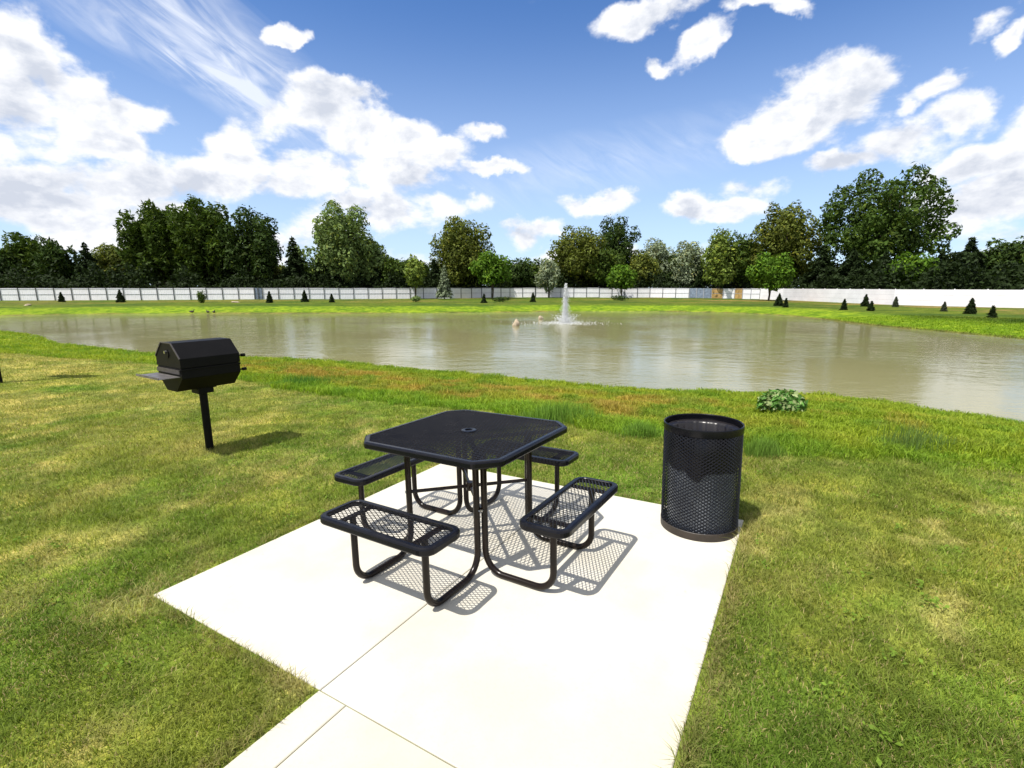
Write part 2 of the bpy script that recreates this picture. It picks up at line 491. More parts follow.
# pad and path outline in world xy, to keep the grass off it
PMn = np.array(PM)
def pad_local(x, y):
    inv = np.array(PM.inverted())
    z = plane_z(x, y)
    lx = inv[0, 0] * x + inv[0, 1] * y + inv[0, 2] * z + inv[0, 3]
    ly = inv[1, 0] * x + inv[1, 1] * y + inv[1, 2] * z + inv[1, 3]
    return lx, ly
def on_pad(x, y, m=0.0):
    lx, ly = pad_local(x, y)
    a = (lx > -2.783 - m) & (lx < m) & (ly > -2.972 - m) & (ly < m)
    b = (lx > -8) & (lx <= -2.78) & (ly > -2.972 - m) & (ly < -1.505 + m)
    return a | b

# ------------------------------------------------------------------ grass
def blades(x, y, z, h, w, lean, colr, name, label, seg=2, droop=1.0):
    n = len(x)
    a = rng.random(n) * 2 * PI; la = rng.random(n) * 2 * PI
    sx, sy = np.cos(a) * w / 2, np.sin(a) * w / 2
    lx, ly = np.cos(la) * lean * h, np.sin(la) * lean * h
    P = np.zeros((n, 5, 3))
    P[:, 0] = np.stack([x - sx, y - sy, z - .004], 1); P[:, 1] = np.stack([x + sx, y + sy, z - .004], 1)
    mz = z + h * .58
    P[:, 2] = np.stack([x + sx * .8 + lx * .38, y + sy * .8 + ly * .38, mz], 1)
    P[:, 3] = np.stack([x - sx * .8 + lx * .38, y - sy * .8 + ly * .38, mz], 1)
    P[:, 4] = np.stack([x + lx, y + ly, z + h * (1 - .25 * lean)], 1)
    b = np.arange(n) * 5
    q = np.stack([b, b + 1, b + 2, b + 3], 1); tr = np.stack([b + 3, b + 2, b + 4], 1)
    cc = np.repeat(colr, 5, 0)
    o = np_mesh(name, P.reshape(-1, 3), quads=q, tris=tr, mat=M['grass'], colors=cc)
    return tag(o, label, 'grass', kind='stuff')

def scatter(rmax, dens, r0=1.2, half=R(58), power=3.0):
    """points round the camera, thinner with distance"""
    k = .5 * 2 * half * dens * power ** 2
    N = int(k * (math.log(1 + rmax ** 2 / power ** 2) - math.log(1 + r0 ** 2 / power ** 2)))
    u = rng.random(N)
    l0 = math.log(1 + r0 ** 2 / power ** 2); l1 = math.log(1 + rmax ** 2 / power ** 2)
    r = power * np.sqrt(np.exp(l0 + u * (l1 - l0)) - 1)
    th = (rng.random(N) * 2 - 1) * half
    return r * np.sin(th), r * np.cos(th), r

x, y, r = scatter(26, 24000)
dm = sdist(x, y, MOW); ds = sdist(x, y, SHORE)
ragged = (fbm(x, y, .12, 90, 2) - .5) * .06
lx, ly = pad_local(x, y)
keep = (dm > -.15) & (ds > .3) & ~on_pad(x, y, .0 + 0) & ~(on_pad(x, y, .022) & (rng.random(len(x)) < .7))
n_cover = fbm(x, y, .35, 95, 3)
keep &= rng.random(len(x)) < (.55 + .6 * smooth(.3, .6, n_cover))
x, y, r, dm, ds = x[keep], y[keep], r[keep], dm[keep], ds[keep]
z = terrain(x, y, ds)
c = turf_colour(x, y, ds, dm)
rnd = rng.random(len(x))
c = c * (.62 + .75 * rng.random(len(x)))[:, None]
straw = rnd < (.07 + .25 * smooth(.45, .65, fbm(x, y, 1.2, 97)))
c[straw] = col(.42, .34, .16) * (.6 + .6 * rng.random(straw.sum()))[:, None]
lush = smooth(.5, .7, fbm(x, y, .5, 99))
h = np.where(straw, .6, 1.) * (.018 + .026 * rng.random(len(x))) * (1 + .7 * lush) * (1 + .012 * r)
wd = (.0021 + .0017 * rng.random(len(x))) * (1 + r * .13)
edgem = on_pad(x, y, .09); h = np.where(on_pad(x, y, .06), h * 1.5, h); c[edgem] = c[edgem] * .7 + col(.34, .25, .12) * .3
blades(x, y, z, h, wd, .35 + 1.0 * rng.random(len(x)), c, 'lawn_grass', 'short mown grass, part green and part straw coloured')

# broad leaved weeds and clover in the turf
x, y, r = scatter(13, 5, 1.6, R(56), 5.0)
k_ = (sdist(x, y, MOW) > .3) & ~on_pad(x, y, .05); x, y = x[k_], y[k_]
m_ = 16; cx2 = np.repeat(x, m_); cy2 = np.repeat(y, m_); nn = len(cx2)
a_ = rng.random(nn) * 6.28; rr2 = np.abs(rng.normal(size=nn)) * .055
px2 = cx2 + rr2 * np.cos(a_); py2 = cy2 + rr2 * np.sin(a_)
P = np.stack([px2, py2, terrain(px2, py2) + .030 + .014 * rng.random(nn)], 1)
WEED = (P, nn)

# unmown bank in front of the water
x, y, r = scatter(46, 7500, 4.0, R(60), 7.0)
dm = sdist(x, y, MOW); ds = sdist(x, y, SHORE)
keep = (dm < .12 * (fbm(x, y, .4, 31) - .3) * 4) & (ds > -.12)
keep &= rng.random(len(x)) < .55 + .45 * fbm(x, y, .5, 33)
x, y, r, dm, ds = x[keep], y[keep], r[keep], dm[keep], ds[keep]
c = turf_colour(x, y, ds, np.minimum(dm, -.2))
c = c * (.65 + .8 * rng.random(len(x)))[:, None]
belt = (1 - smooth(.3, 1.2, -dm)) * smooth(-7, -5, x) * (1 - smooth(1.9, 2.9, x)) * smooth(.35, .6, fbm(x, y, 1.1, 36))
h = (.04 + .06 * rng.random(len(x))) * (.45 + 1.1 * smooth(.3, .7, fbm(x, y, .38, 37))) + belt * .09 * rng.random(len(x))
wd = (.0038 + .0045 * rng.random(len(x))) * (1 + r * .07)
blades(x, y, terrain(x, y, ds), h, wd, .3 + .9 * rng.random(len(x)), c, 'bank_grass', 'unmown yellow green and rust coloured growth on the pond bank')

# ------------------------------------------------------------------ tree tools
def leafcards(P, nrm, size, colr, aspect=1.5):
    """one kinked leaf spray per point"""
    n = len(P)
    nrm = nrm / np.linalg.norm(nrm, axis=1, keepdims=True)
    t = np.cross(nrm, rng.normal(size=(n, 3))); t /= np.linalg.norm(t, axis=1, keepdims=True) + 1e-9
    b = np.cross(nrm, t)
    s = size[:, None]
    V = np.stack([P - t * s * .5 * aspect, P - b * s * .42 + nrm * s * .1, P + t * s * .5 * aspect, P + b * s * .42 + nrm * s * .1], 1)
    return V.reshape(-1, 3), np.arange(n * 4).reshape(-1, 4), np.repeat(colr, 4, 0)

def crown_points(lobes, per, jitter=.16, shell=.62):
    """lobes: (centre, radii, n)"""
    Ps, Ns = [], []
    for (c, rad, n) in lobes:
        d = rng.normal(size=(n, 3)); d /= np.linalg.norm(d, axis=1, keepdims=True)
        ph = rng.random(3) * 6.28
        bump = 1 + .16 * np.sin(d[:, 0] * 5 + ph[0]) * np.sin(d[:, 1] * 5 + ph[1]) + .12 * np.sin(d[:, 2] * 7 + ph[2])
        rr = (shell + (1 - shell) * rng.random(n) ** .45) * bump + rng.normal(size=n) * jitter * .35
        P = np.array(c) + d * np.array(rad) * rr[:, None]
        Ps.append(P); Ns.append(d / np.array(rad))
    return np.concatenate(Ps), np.concatenate(Ns)

def broad_tree(name, label, px, d, top, width, low, base_c, leaf=.34, dens=1.0, group=None, n_lobes=16, lobe=.27, spiky=0, gaps=.0, cat='tree', lean=0, ztop=None, bare=0, trunk_r=None, shape='round'):
    """px: picture column it stands in, d: distance, top: tree height in metres, width: crown width, low: crown starts (metres)"""
    x = colx(px, d, (HOR - F * (top - 1.9) / d + 275) / 2) ; y = d
    if group == TG and 'in front' not in label and 'pond side' not in label: low = min(low, .35 + low * .25)
    g = float(terrain(x, y)); base = np.array([x, y, g])
    root = empty(name, (x, y, g)); tag(root, label, cat, group)
    hgt = top; ch = hgt - low; rx = width / 2
    lobes = []
    cen = []
    hz = ch / 2
    lf0 = min(.46, 1.35 / math.sqrt(n_lobes)) * (lobe / .27) ** .5
    for i in range(n_lobes):
        tt_ = (i + .5) / n_lobes
        vz = 1 - 1.72 * tt_; az_ = i * 2.39996 + rng.normal() * .25
        sr_ = math.sqrt(max(0, 1 - vz * vz))
        v = np.array([sr_ * math.cos(az_), sr_ * math.sin(az_), vz])
        lf = lf0 * (.72 + .5 * rng.random())
        k = (1 - lf) * (.90 + .16 * rng.random()) if i % 4 else (1 - lf) * .55
        wr = 1 - (.30 * max(0, v[2]) if shape == 'egg' else 0)
        c = np.array([v[0] * rx * k * wr, v[1] * rx * k * wr, low + hz + v[2] * hz * k])
        rad = np.array([rx * lf, rx * lf, min(hz * lf * 1.0, rx * lf * 1.25) + .15])
        if spiky: rad = rad * np.array([.85, .85, 1.35])
        c[2] = min(c[2], hgt - rad[2] * .95)
        cen.append(c); lobes.append((c, rad, 0))
    lobes.append((np.array([0, 0, low + hz * .95]), np.array([rx * .62, rx * .62, hz * .75]), 0))
    fin = []
    for (c, rad, _) in lobes:
        area = 4 * PI * ((rad[0] * rad[1] + 2 * rad[0] * rad[2]) / 3)
        fin.append((c, rad, max(30, int(area / (leaf * leaf) * 1.25 * dens))))
    P, N = crown_points(fin, 1)
    if gaps:
        ph = rng.random(3) * 9
        gg = np.sin(P[:, 0] * 1.9 + ph[0]) * np.sin(P[:, 2] * 1.7 + ph[1]) * np.sin(P[:, 1] * 1.8 + ph[2])
        k_ = gg < 1 - gaps; P, N = P[k_], N[k_]
    nn = len(P)
    N = N / (np.linalg.norm(N, axis=1, keepdims=True) + 1e-9) * .9 + rng.normal(size=(nn, 3)) * .55 + np.array([0, 0, .35])
    if spiky:
        N = rng.normal(size=(nn, 3)) + N * .3
    # inner leaves
    ni = nn // 3; ii = rng.integers(0, nn, ni); f_ = .35 + .5 * rng.random((ni, 1))
    mid_ = np.array([0, 0, low + (hgt - low) * .45])
    P = np.concatenate([P, mid_ + (P[ii] - mid_) * f_ + rng.normal(size=(ni, 3)) * .3]); N = np.concatenate([N, rng.normal(size=(ni, 3))]); nn += ni
    sz = leaf * (.5 + .8 * rng.random(nn))
    bc = np.array(base_c)
    cl = bc[None] * (.55 + .9 * rng.random(nn))[:, None] * (1 + (vnoise(P[:, 0] + P[:, 2], P[:, 1] + P[:, 2] * .7, 1.6, 3) - .5) * .5)[:, None]
    yel = rng.random(nn) < .12
    cl[yel] = cl[yel] * np.array([1.5, 1.25, .9])
    V, Q, CC = leafcards(P, N, sz, cl, 1.7 if not spiky else 2.6)
    np_mesh('crown', V, quads=Q, mat=M['leaf'], colors=CC, parent=root)
    mb = MB(); tr = trunk_r or max(.09, hgt * .017)
    th = low + ch * .35
    mb.tube([(0, 0, -.3), (.04 * th, 0, th * .4), (0, .02 * th, th), (0, 0, low + ch * .7)], [tr * 1.25, tr, tr * .75, tr * .2], 8)
    for c in cen[:9]:
        s0 = low * .75 + random.random() * ch * .25
        mid = (c[0] * .45, c[1] * .45, s0 + (c[2] - s0) * .65)
        mb.tube([(0, 0, s0), mid, tuple(c)], [tr * .45, tr * .28, tr * .08], 5)
    if bare:
        for _ in range(bare):
            a = random.random() * 6.28
            e = (-rx * (.75 + .25 * random.random()), rx * .3 * math.sin(a), hgt * (.70 + .22 * random.random()))
            mb.tube([(0, 0, low + ch * .4), (e[0] * .6, e[1] * .6, e[2] * .86), e], [tr * .3, tr * .15, .02], 4)
    mb.build('trunk', M['bark'], root, smooth_=True)
    return root

def conifer(name, label, px, d, top, width, base_c, leaf=.3, group=None, cat='tree', loc=None, dens=1.0, low=.08, cone=.85):
    if loc is None:
        x = colx(px, d, (HOR - F * (top - 1.9) / d + 285) / 2); y = d; g = float(terrain(x, y))
    else: x, y, g = loc
    root = empty(name, (x, y, g)); tag(root, label, cat, group)
    Ps, Ns = [], []
    z = top * low; step = max(top * .045, .06)
    while z < top * .985:
        t = (z - top * low) / (top * (1 - low))
        L = width / 2 * (1 - t) ** cone * (.82 + .36 * random.random()) + .02 * top
        nb = max(5, int(9 * (1 - t) + 5))
        for k in range(nb):
            a = random.random() * 2 * PI; Lk = L * (.7 + .42 * random.random())
            n = max(4, int(Lk / leaf * 9 * dens))
            s = rng.random(n) ** .6
            u = rng.normal(size=(n, 3)) * .11 * Lk * (1.1 - s)[:, None]
            Ps.append(np.stack([np.cos(a) * Lk * s, np.sin(a) * Lk * s, z + Lk * (.18 * s - .42 * s * s) + .1 * Lk], 1) + u)
            Ns.append(np.tile([math.cos(a) * .35, math.sin(a) * .35, 1.], (n, 1)) + rng.normal(size=(n, 3)) * .55)
        z += step
    Ps.append(np.stack([np.zeros(6), np.zeros(6), np.linspace(top * .93, top, 6)], 1)); Ns.append(rng.normal(size=(6, 3)))
    P = np.concatenate(Ps); N = np.concatenate(Ns); nn = len(P)
    cl = np.array(base_c)[None] * (.5 + .95 * rng.random(nn))[:, None]
    V, Q, CC = leafcards(P, N, leaf * (.6 + .7 * rng.random(nn)), cl, 2.4)
    np_mesh('crown', V, quads=Q, mat=M['needle'], colors=CC, parent=root)
    mb = MB(); tr = max(.02, top * .016)
    mb.tube([(0, 0, -.1), (0, 0, top * .5), (0, 0, top * .95)], [tr, tr * .6, tr * .1], 6)
    mb.build('trunk', M['bark'], root, smooth_=True)
    return root

def hgt(py, d, g=-.25):
    q_ = ray(512, py + 2.0)
    return H + q_[2] / q_[1] * d - g
def colx(px, d, py=292):
    q_ = ray(px, py)
    return q_[0] / q_[1] * d

DKG = (.032, .056, .012); MDG = (.050, .082, .013); LTG = (.130, .185, .058); OLV = (.092, .112, .020)
SIL = (.200, .240, .150); BRG = (.075, .145, .014); CON = (.022, .036, .012); YLG = (.135, .185, .035)
TG = 'trees along the back of the fence'
TG = 'trees along the back of the fence'
def B(name, label, px, d, toppy, wpx, lowm, c, **k):
    return broad_tree(name, label, px, d, hgt(toppy, d), 1.10 * wpx / F * d, lowm, c, group=TG, **k)
def K(name, label, px, d, toppy, wpx, c, **k):
    return conifer(name, label, px, d, hgt(toppy, d), wpx / F * d, c, group=TG, **k)

B('broadleaf_tree', 'dark rounded tree cut off at the far left end of the row', -8, 84, 240, 40, 2.2, DKG, n_lobes=10)
B('broadleaf_tree', 'dark green tree with a feathery top, just left of the leftmost spruce', 27, 88, 233, 50, 2.2, MDG, spiky=1, n_lobes=16)
B('broadleaf_tree', 'narrower dark tree between the feathery left tree and the leftmost spruce', 56, 87, 237, 34, 1.8, DKG, spiky=1, n_lobes=12)
K('spruce', 'dark pointed spruce, leftmost conifer above the fence', 87, 84, 241, 30, CON)
B('broadleaf_tree', 'small round grey green tree between the leftmost spruce and the tall feathery trees', 114, 92, 237, 44, 2.0, OLV, n_lobes=12, gaps=.35)
B('tall_feathery_tree', 'tall dark tree with upswept branch tips, left one of the tall pair', 158, 88, 202, 68, 1.6, MDG, spiky=1, n_lobes=26, leaf=.36)
B('tall_feathery_tree', 'tallest upswept dark tree of the left group, beside the dense black green tree', 203, 89, 196, 70, 1.6, MDG, spiky=1, n_lobes=28, leaf=.36)
B('broadleaf_tree', 'dense black green tree with gaps of sky near its left side', 253, 88, 200, 60, 1.8, DKG, n_lobes=20, lobe=.24, gaps=.45)
K('cedar', 'dark cedar between the dense black green tree and the big silvery tree', 294, 87, 236, 34, CON)
B('broadleaf_tree', 'thin pale tree top peeping up left of the big silvery tree', 296, 98, 231, 20, 3, LTG, n_lobes=8)
B('silver_maple', 'big light silvery green tree with a branch reaching right', 340, 89, 195, 66, 1.8, LTG, n_lobes=24, lobe=.22, gaps=.3, leaf=.36)
B('silver_maple', 'light green lower limb mass on the right side of the big silvery tree', 372, 90, 226, 28, 4.0, LTG, n_lobes=8)
K('cedar', 'dark cedar in front of the left half of the big silvery tree', 322, 88, 252, 26, CON)
K('cedar', 'dark cedar in front of the middle of the big silvery tree', 349, 90, 246, 30, CON)
K('cedar', 'dark cedar at the right foot of the big silvery tree', 377, 90, 248, 24, CON)
B('broadleaf_tree', 'low dark tree right of the big silvery tree', 396, 90, 251, 30, 1.2, MDG, n_lobes=10)
B('young_tree', 'small pale yellow green tree rising in front of the fence left of the round oak', 414, 84, 252, 24, 1.3, YLG, n_lobes=9, gaps=.3)
B('oak_tree', 'round crowned olive green oak standing alone against the clouds', 462, 93, 210, 64, 2.2, OLV, n_lobes=24, lobe=.22, gaps=.3)
K('cedar', 'dark cedar below the left edge of the round oak', 434, 92, 258, 22, CON)
K('cedar', 'dark cedar below the middle of the round oak', 466, 97, 256, 28, CON)
K('blue_spruce', 'small silvery blue spruce in front of the fence below the round oak', 444, 82, 264, 15, SIL, leaf=.22, dens=.7)
B('broadleaf_tree', 'bushy mid green tree standing on the pond side of the fence beside the round oak', 492, 84, 248, 42, 1.5, BRG, n_lobes=16, lobe=.25)
B('broadleaf_tree', 'low dark tree right behind the bushy mid green tree', 520, 99, 255, 30, 1.2, DKG, n_lobes=10)
B('willow', 'pale grey green willow reaching to the ground left of the fountain jet', 549, 93, 254, 26, .6, SIL, n_lobes=12, leaf=.28)
B('broadleaf_tree', 'broad olive tree right above the fountain jet', 578, 101, 222, 58, 1.6, OLV, n_lobes=22, lobe=.22)
B('broadleaf_tree', 'dark tree with a jagged top rising behind the olive tree above the fountain', 616, 110, 207, 44, 3, DKG, n_lobes=18, lobe=.2, gaps=.5)
B('broadleaf_tree', 'mid green filler tree below the jagged topped dark tree', 602, 100, 240, 44, 1.2, MDG, n_lobes=14)
B('young_tree', 'bright green small tree in front of the fence right of the fountain', 622, 92, 260, 30, 1.0, BRG, n_lobes=12)
B('broadleaf_tree', 'rounded olive tree between the bright small tree and the pale tree', 643, 102, 246, 32, 1.2, OLV, n_lobes=12)
B('silver_tree', 'misty pale green tree, left one of the two pale trees', 657, 108, 231, 34, 2, SIL, n_lobes=14, gaps=.3)
B('silver_tree', 'silvery white leaved tree, right one of the two pale trees', 689, 98, 232, 32, 1.3, SIL, n_lobes=16, leaf=.3)
K('cedar', 'black green cedar between the silvery tree and the yellow green tree', 699, 96, 258, 22, CON)
B('broadleaf_tree', 'tall narrow yellow green tree right of the silvery tree', 721, 92, 220, 36, 1.0, YLG, n_lobes=16, shape='egg', gaps=.3)
B('broadleaf_tree', 'dark olive tree filling in beside the tall narrow yellow green tree', 745, 92, 226, 40, 1.2, MDG, n_lobes=14)
B('oak_tree', 'tall olive brown oak immediately left of the largest tree', 785, 88, 194, 62, 1.8, OLV, n_lobes=22, lobe=.22, gaps=.3)
B('broadleaf_tree', 'bright green low tree in front of the fence below the olive brown oak', 772, 76, 247, 42, .9, BRG, n_lobes=16)
B('oak_tree', 'largest tree of the row, huge rounded dark green crown', 883, 84, 163, 108, 2.4, (.046, .080, .014), n_lobes=50, lobe=.17, gaps=.35, leaf=.38)
K('cedar', 'dark cedar at the left foot of the largest tree', 822, 79, 243, 40, CON)
K('cedar', 'dark cedar below the middle left of the largest tree', 852, 72, 246, 38, CON)
K('cedar', 'dark cedar below the centre of the largest tree', 884, 70, 250, 34, CON)
B('broadleaf_tree', 'round mid green tree in front of the largest tree just above the white fence', 912, 66, 249, 42, 1.5, BRG, n_lobes=14)
K('cedar', 'dark cedar at the right foot of the largest tree', 940, 68, 250, 34, CON)
K('spruce', 'broad dark spruce right of the largest tree', 968, 66, 235, 48, CON)
B('broadleaf_tree', 'dark green tree at the far right end of the row', 1010, 66, 233, 62, 1.4, DKG, n_lobes=20)
B('broadleaf_tree', 'dark tree continuing the row just past the right end', 1065, 62, 236, 60, 1.4, DKG, n_lobes=14)

rr_ = random.Random(3)
kinds_ = [('dark', DKG), ('mid green', MDG), ('olive', OLV), ('deep green', (.038, .066, .013))]
px_ = -40.0; i_ = 0
while px_ < 1080:
    kd, kc = kinds_[(i_ * 7 + 1) % 4]
    dd_ = (96 if px_ < 480 else 108 if px_ < 760 else 90)
    o_ = broad_tree('background_tree', 'low %s tree of the second row, seen in a gap between the front trees' % kd, px_, dd_, hgt(rr_.uniform(244, 258), dd_),
               rr_.uniform(34, 46) / F * dd_, .2, kc, group='second row of trees behind the fence', n_lobes=9, leaf=.42)
    px_ += rr_.uniform(24, 32); i_ += 1
# understory behind the fence: reads as one dark mass
FPL = [(-420, 58), (-200, 62), (0, 73), (258, 79), (450, 87), (510, 96), (650, 96), (735, 90), (783, 81), (895, 59), (1024, 50), (1250, 42)]
def fpoint(px):
    for (a, da), (b, db) in zip(FPL, FPL[1:]):
        if a <= px <= b:
            xa, xb = colx(a, da), colx(b, db)
            tt = colx(px, 1.0)
            # intersect the sight direction with the fence line
            den = (xb - xa) - tt * (db - da)
            s = (tt * da - xa) / den
            return xa + s * (xb - xa), da + s * (db - da)
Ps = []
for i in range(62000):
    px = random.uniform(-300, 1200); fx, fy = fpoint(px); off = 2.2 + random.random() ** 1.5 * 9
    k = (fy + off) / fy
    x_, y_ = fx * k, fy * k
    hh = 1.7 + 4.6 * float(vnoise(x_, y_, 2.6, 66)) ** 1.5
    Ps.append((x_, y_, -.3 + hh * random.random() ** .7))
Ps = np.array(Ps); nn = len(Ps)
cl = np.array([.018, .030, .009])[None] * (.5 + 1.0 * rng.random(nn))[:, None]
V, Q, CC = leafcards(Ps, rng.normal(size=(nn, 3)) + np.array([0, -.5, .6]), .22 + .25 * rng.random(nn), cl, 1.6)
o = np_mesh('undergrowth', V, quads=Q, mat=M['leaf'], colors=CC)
tag(o, 'dark tangled undergrowth beneath the trees behind the fence', 'undergrowth', kind='stuff')

# ------------------------------------------------------------------ fence
def fence(name, label, pa, pb, style, hh=1.83, panel=2.35, group=None, alt=None):
    root = None
    pts = []
    a = fpoint(pa); b = fpoint(pb)
    # follow the line between the two columns
    cols_ = [pa] + [p for p, _ in FPL if pa < p < pb] + [pb]
    P = [Vector((*fpoint(c), 0)) for c in cols_]
    root = empty(name, (P[0].x, P[0].y, float(terrain(P[0].x, P[0].y))))
    tag(root, label, 'fence', group)
    o0 = Vector(root.location)
    k = 0
    for A, Bp in zip(P, P[1:]):
        L = (Bp - A).length; n = max(1, round(L / panel)); d = (Bp - A) / n
        u = d.normalized(); nrm = Vector((u.y, -u.x, 0))
        for i in range(n):
            s = A + d * i; e = s + d
            mid = (s + e) / 2; gz = float(terrain(mid.x, mid.y)) - .02
            jz = random.uniform(-.03, .03)
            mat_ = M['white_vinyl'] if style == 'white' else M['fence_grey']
            lab = None
            if alt and k in alt: mat_ = M['tan_wood']; lab = 'tan wooden fence panel'
            mb = MB()
            nb = 9
            for j in range(nb):       # horizontal-lapped white panel made of nine upright boards
                c0 = s + u * .03 + (d - u * .06) * ((j + .5) / nb)
                mb.box((c0.x - o0.x + nrm.x * .004 * (j % 2), c0.y - o0.y + nrm.y * .004 * (j % 2), gz - o0.z + hh / 2 + jz),
                       ((d.length - .06) / nb - .012, .022, hh - .08), Matrix.Rotation(math.atan2(u.y, u.x), 3, 'Z'))
            p = mb.build('panel', mat_, root)
            if lab: p['label'] = lab
            if style == 'white':
                rb = MB()
                for zz in (hh - .12, hh * .5):
                    a0 = s + nrm * .035; b0 = e + nrm * .035
                    rb.bar((a0.x - o0.x, a0.y - o0.y, gz - o0.z + zz), (b0.x - o0.x, b0.y - o0.y, gz - o0.z + zz), .03, .05)
                if k % 1 == 0: rb.build('rail', M['rail'], root)
            pb_ = MB(); q0 = s + nrm * .05; gz0 = float(terrain(s.x, s.y))
            pb_.box((q0.x - o0.x, q0.y - o0.y, gz0 - o0.z + hh / 2 - .1), (.10, .10, hh + .2), Matrix.Rotation(math.atan2(u.y, u.x), 3, 'Z'))
            pb_.build('post', M['fence_dark'] if pa < 600 else M['rail'], root)
            k += 1
    return root
M['rail'] = simple('grey_rail', (.36, .37, .41), .6, var=.25, scale=5)
fence('panel_fence', 'white panel fence with dark posts at the left end', -250, 254, 'white')
fence('panel_fence', 'short blue grey stretch of fence at the gap in the left fence', 254.5, 262, 'grey', panel=1.2)
fence('panel_fence', 'white panel fence with posts below the silvery tree and the round oak', 262.5, 535, 'white')
fence('panel_fence', 'white fence behind the fountain ending at the silvery tree', 535.5, 689, 'white')
fence('panel_fence', 'blue grey fence stretch right of the silvery tree', 689.5, 711, 'grey', panel=1.4)
fence('panel_fence', 'patched fence of white and tan wooden panels below the yellow green tree', 711.5, 760, 'white', panel=2.0, alt=(0, 2))
fence('panel_fence', 'smooth bright white fence running towards the right edge', 760.5, 1230, 'smooth', panel=2.4) if False else None
# the bright white right-hand run: lapped sheets, no dark posts
def sheet_fence(pa, pb):
    cols_ = [pa] + [p for p, _ in FPL if pa < p < pb] + [pb]
    P = [Vector((*fpoint(c), 0)) for c in cols_]
    root = empty('sheet_fence', (P[0].x, P[0].y, float(terrain(P[0].x, P[0].y))))
    tag(root, 'smooth bright white fence running up to the right end below the largest tree', 'fence')
    o0 = Vector(root.location)
    for A, Bp in zip(P, P[1:]):
        L = (Bp - A).length; n = max(1, round(L / 2.4)); d = (Bp - A) / n
        u = d.normalized(); nrm = Vector((u.y, -u.x, 0)); rot = Matrix.Rotation(math.atan2(u.y, u.x), 3, 'Z')
        for i in range(n):
            mid = A + d * (i + .5); gz = float(terrain(mid.x, mid.y)) - .02; mb = MB()
            for r_ in range(3):
                mb.box((mid.x - o0.x + nrm.x * .006 * (r_ % 2), mid.y - o0.y + nrm.y * .006 * (r_ % 2), gz - o0.z + .30 + r_ * .605), (d.length - .01, .03, .597), rot)
            mb.build('panel', M['white_bright'], root)
            s = A + d * i - nrm * .05; pb2 = MB()
            pb2.box((s.x - o0.x, s.y - o0.y, gz - o0.z + .93), (.1, .1, 1.9), rot)
            pb2.build('post', M['white_bright'], root)
M['white_bright'] = simple('white_sheet_fence', (.74, .73, .77), .5, var=.10, scale=.8)
sheet_fence(760.5, 1240)

# ------------------------------------------------------------------ young conifers on the far bank
yl = [(62, 302, 9, 'young dark conifer on the far bank, first from the left'),
      (121, 302.5, 12, 'young dark conifer on the far bank, second from the left'),
      (270, 303, 11, 'young conifer on the far bank, leftmost of the three below the dense black green tree'),
      (305, 302, 11, 'young conifer on the far bank, middle of the three below the silvery tree'),
      (332, 302.5, 9, 'smallest young conifer of the three below the silvery tree'),
      (484, 303, 8, 'tiny conifer at the foot of the bushy tree beside the round oak'),
      (533, 302, 9, 'small dark conifer before the fence left of the fountain'),
      (778.5, 306, 11, 'small conifer below the bright low tree, left one of two'),
      (785.5, 307.5, 9, 'small conifer below the bright low tree, right one of two'),
      (843.5, 310, 11, 'young conifer on the dry bank below the left cedars of the largest tree'),
      (865, 306.5, 12, 'slender taller conifer close to the white fence below the largest tree'),
      (870.5, 311, 9, 'low bushy conifer just in front of the slender one on the dry bank'),
      (895, 307, 9, 'thin greyish conifer near the white fence below the round green tree'),
      (943.5, 311.5, 10, 'young grey green conifer left of the two at the right end'),
      (970, 314, 14, 'largest young conifer on the right bank'),
      (991.5, 318, 12, 'rightmost young conifer on the far bank')]
for i, (px, py, hp, lab) in enumerate(yl):
    x_, y_, z_ = hit(px, py)
    hh = hp / F * y_
    cc = CON if i not in (12, 13) else (.07, .085, .05)
    conifer('young_conifer', lab, 0, 0, hh * (.95 + .2 * random.random()), hh * (.46 + .26 * random.random()), cc, leaf=.09, group='young conifers planted on the far bank', loc=(x_, y_, z_ - .03), dens=1.0, cone=.8)
# low shrubs
def shrub(name, label, px, py, wpx, hpx, c, leaf=.12, stems=True, cat='shrub', group=None):
    x_, y_, z_ = hit(px, py); w_ = wpx / F * y_; h_ = hpx / F * y_
    root = empty(name, (x_, y_, z_)); tag(root, label, cat, group)
    lob = [(np.array([random.uniform(-.28, .28) * w_, random.uniform(-.28, .28) * w_, h_ * random.uniform(.3, .6)]), np.array([.3 * w_, .3 * w_, .38 * h_]), int(140)) for _ in range(5)]
    P, N = crown_points(lob, 1); nn = len(P)
    cl = np.array(c)[None] * (.5 + rng.random(nn))[:, None]
    V, Q, CC = leafcards(P, N + rng.normal(size=(nn, 3)) * .5, leaf * (.7 + .6 * rng.random(nn)), cl, 1.6)
    np_mesh('foliage', V, quads=Q, mat=M['leaf'], colors=CC, parent=root)
    mb = MB()
    for k in range(5): mb.tube([(0, 0, -.05), (random.uniform(-.2, .2) * w_, random.uniform(-.2, .2) * w_, h_ * .6)], [.025, .008], 5)
    mb.build('stem', M['bark'], root)
    return root
shrub('shrub', 'ragged dark sapling bush on the far bank below the tall feathery trees', 201, 303, 10, 13, MDG)
shrub('shrub', 'low dark shrub hugging the bank under the bushy tree beside the oak', 503, 302, 22, 6, DKG)
shrub('shrub', 'low dark shrub before the fence right of the fountain jet', 622, 301, 20, 6, DKG)
shrub('shrub', 'low pale shrub at the foot of the small yellow green tree', 416, 302, 14, 7, LTG)

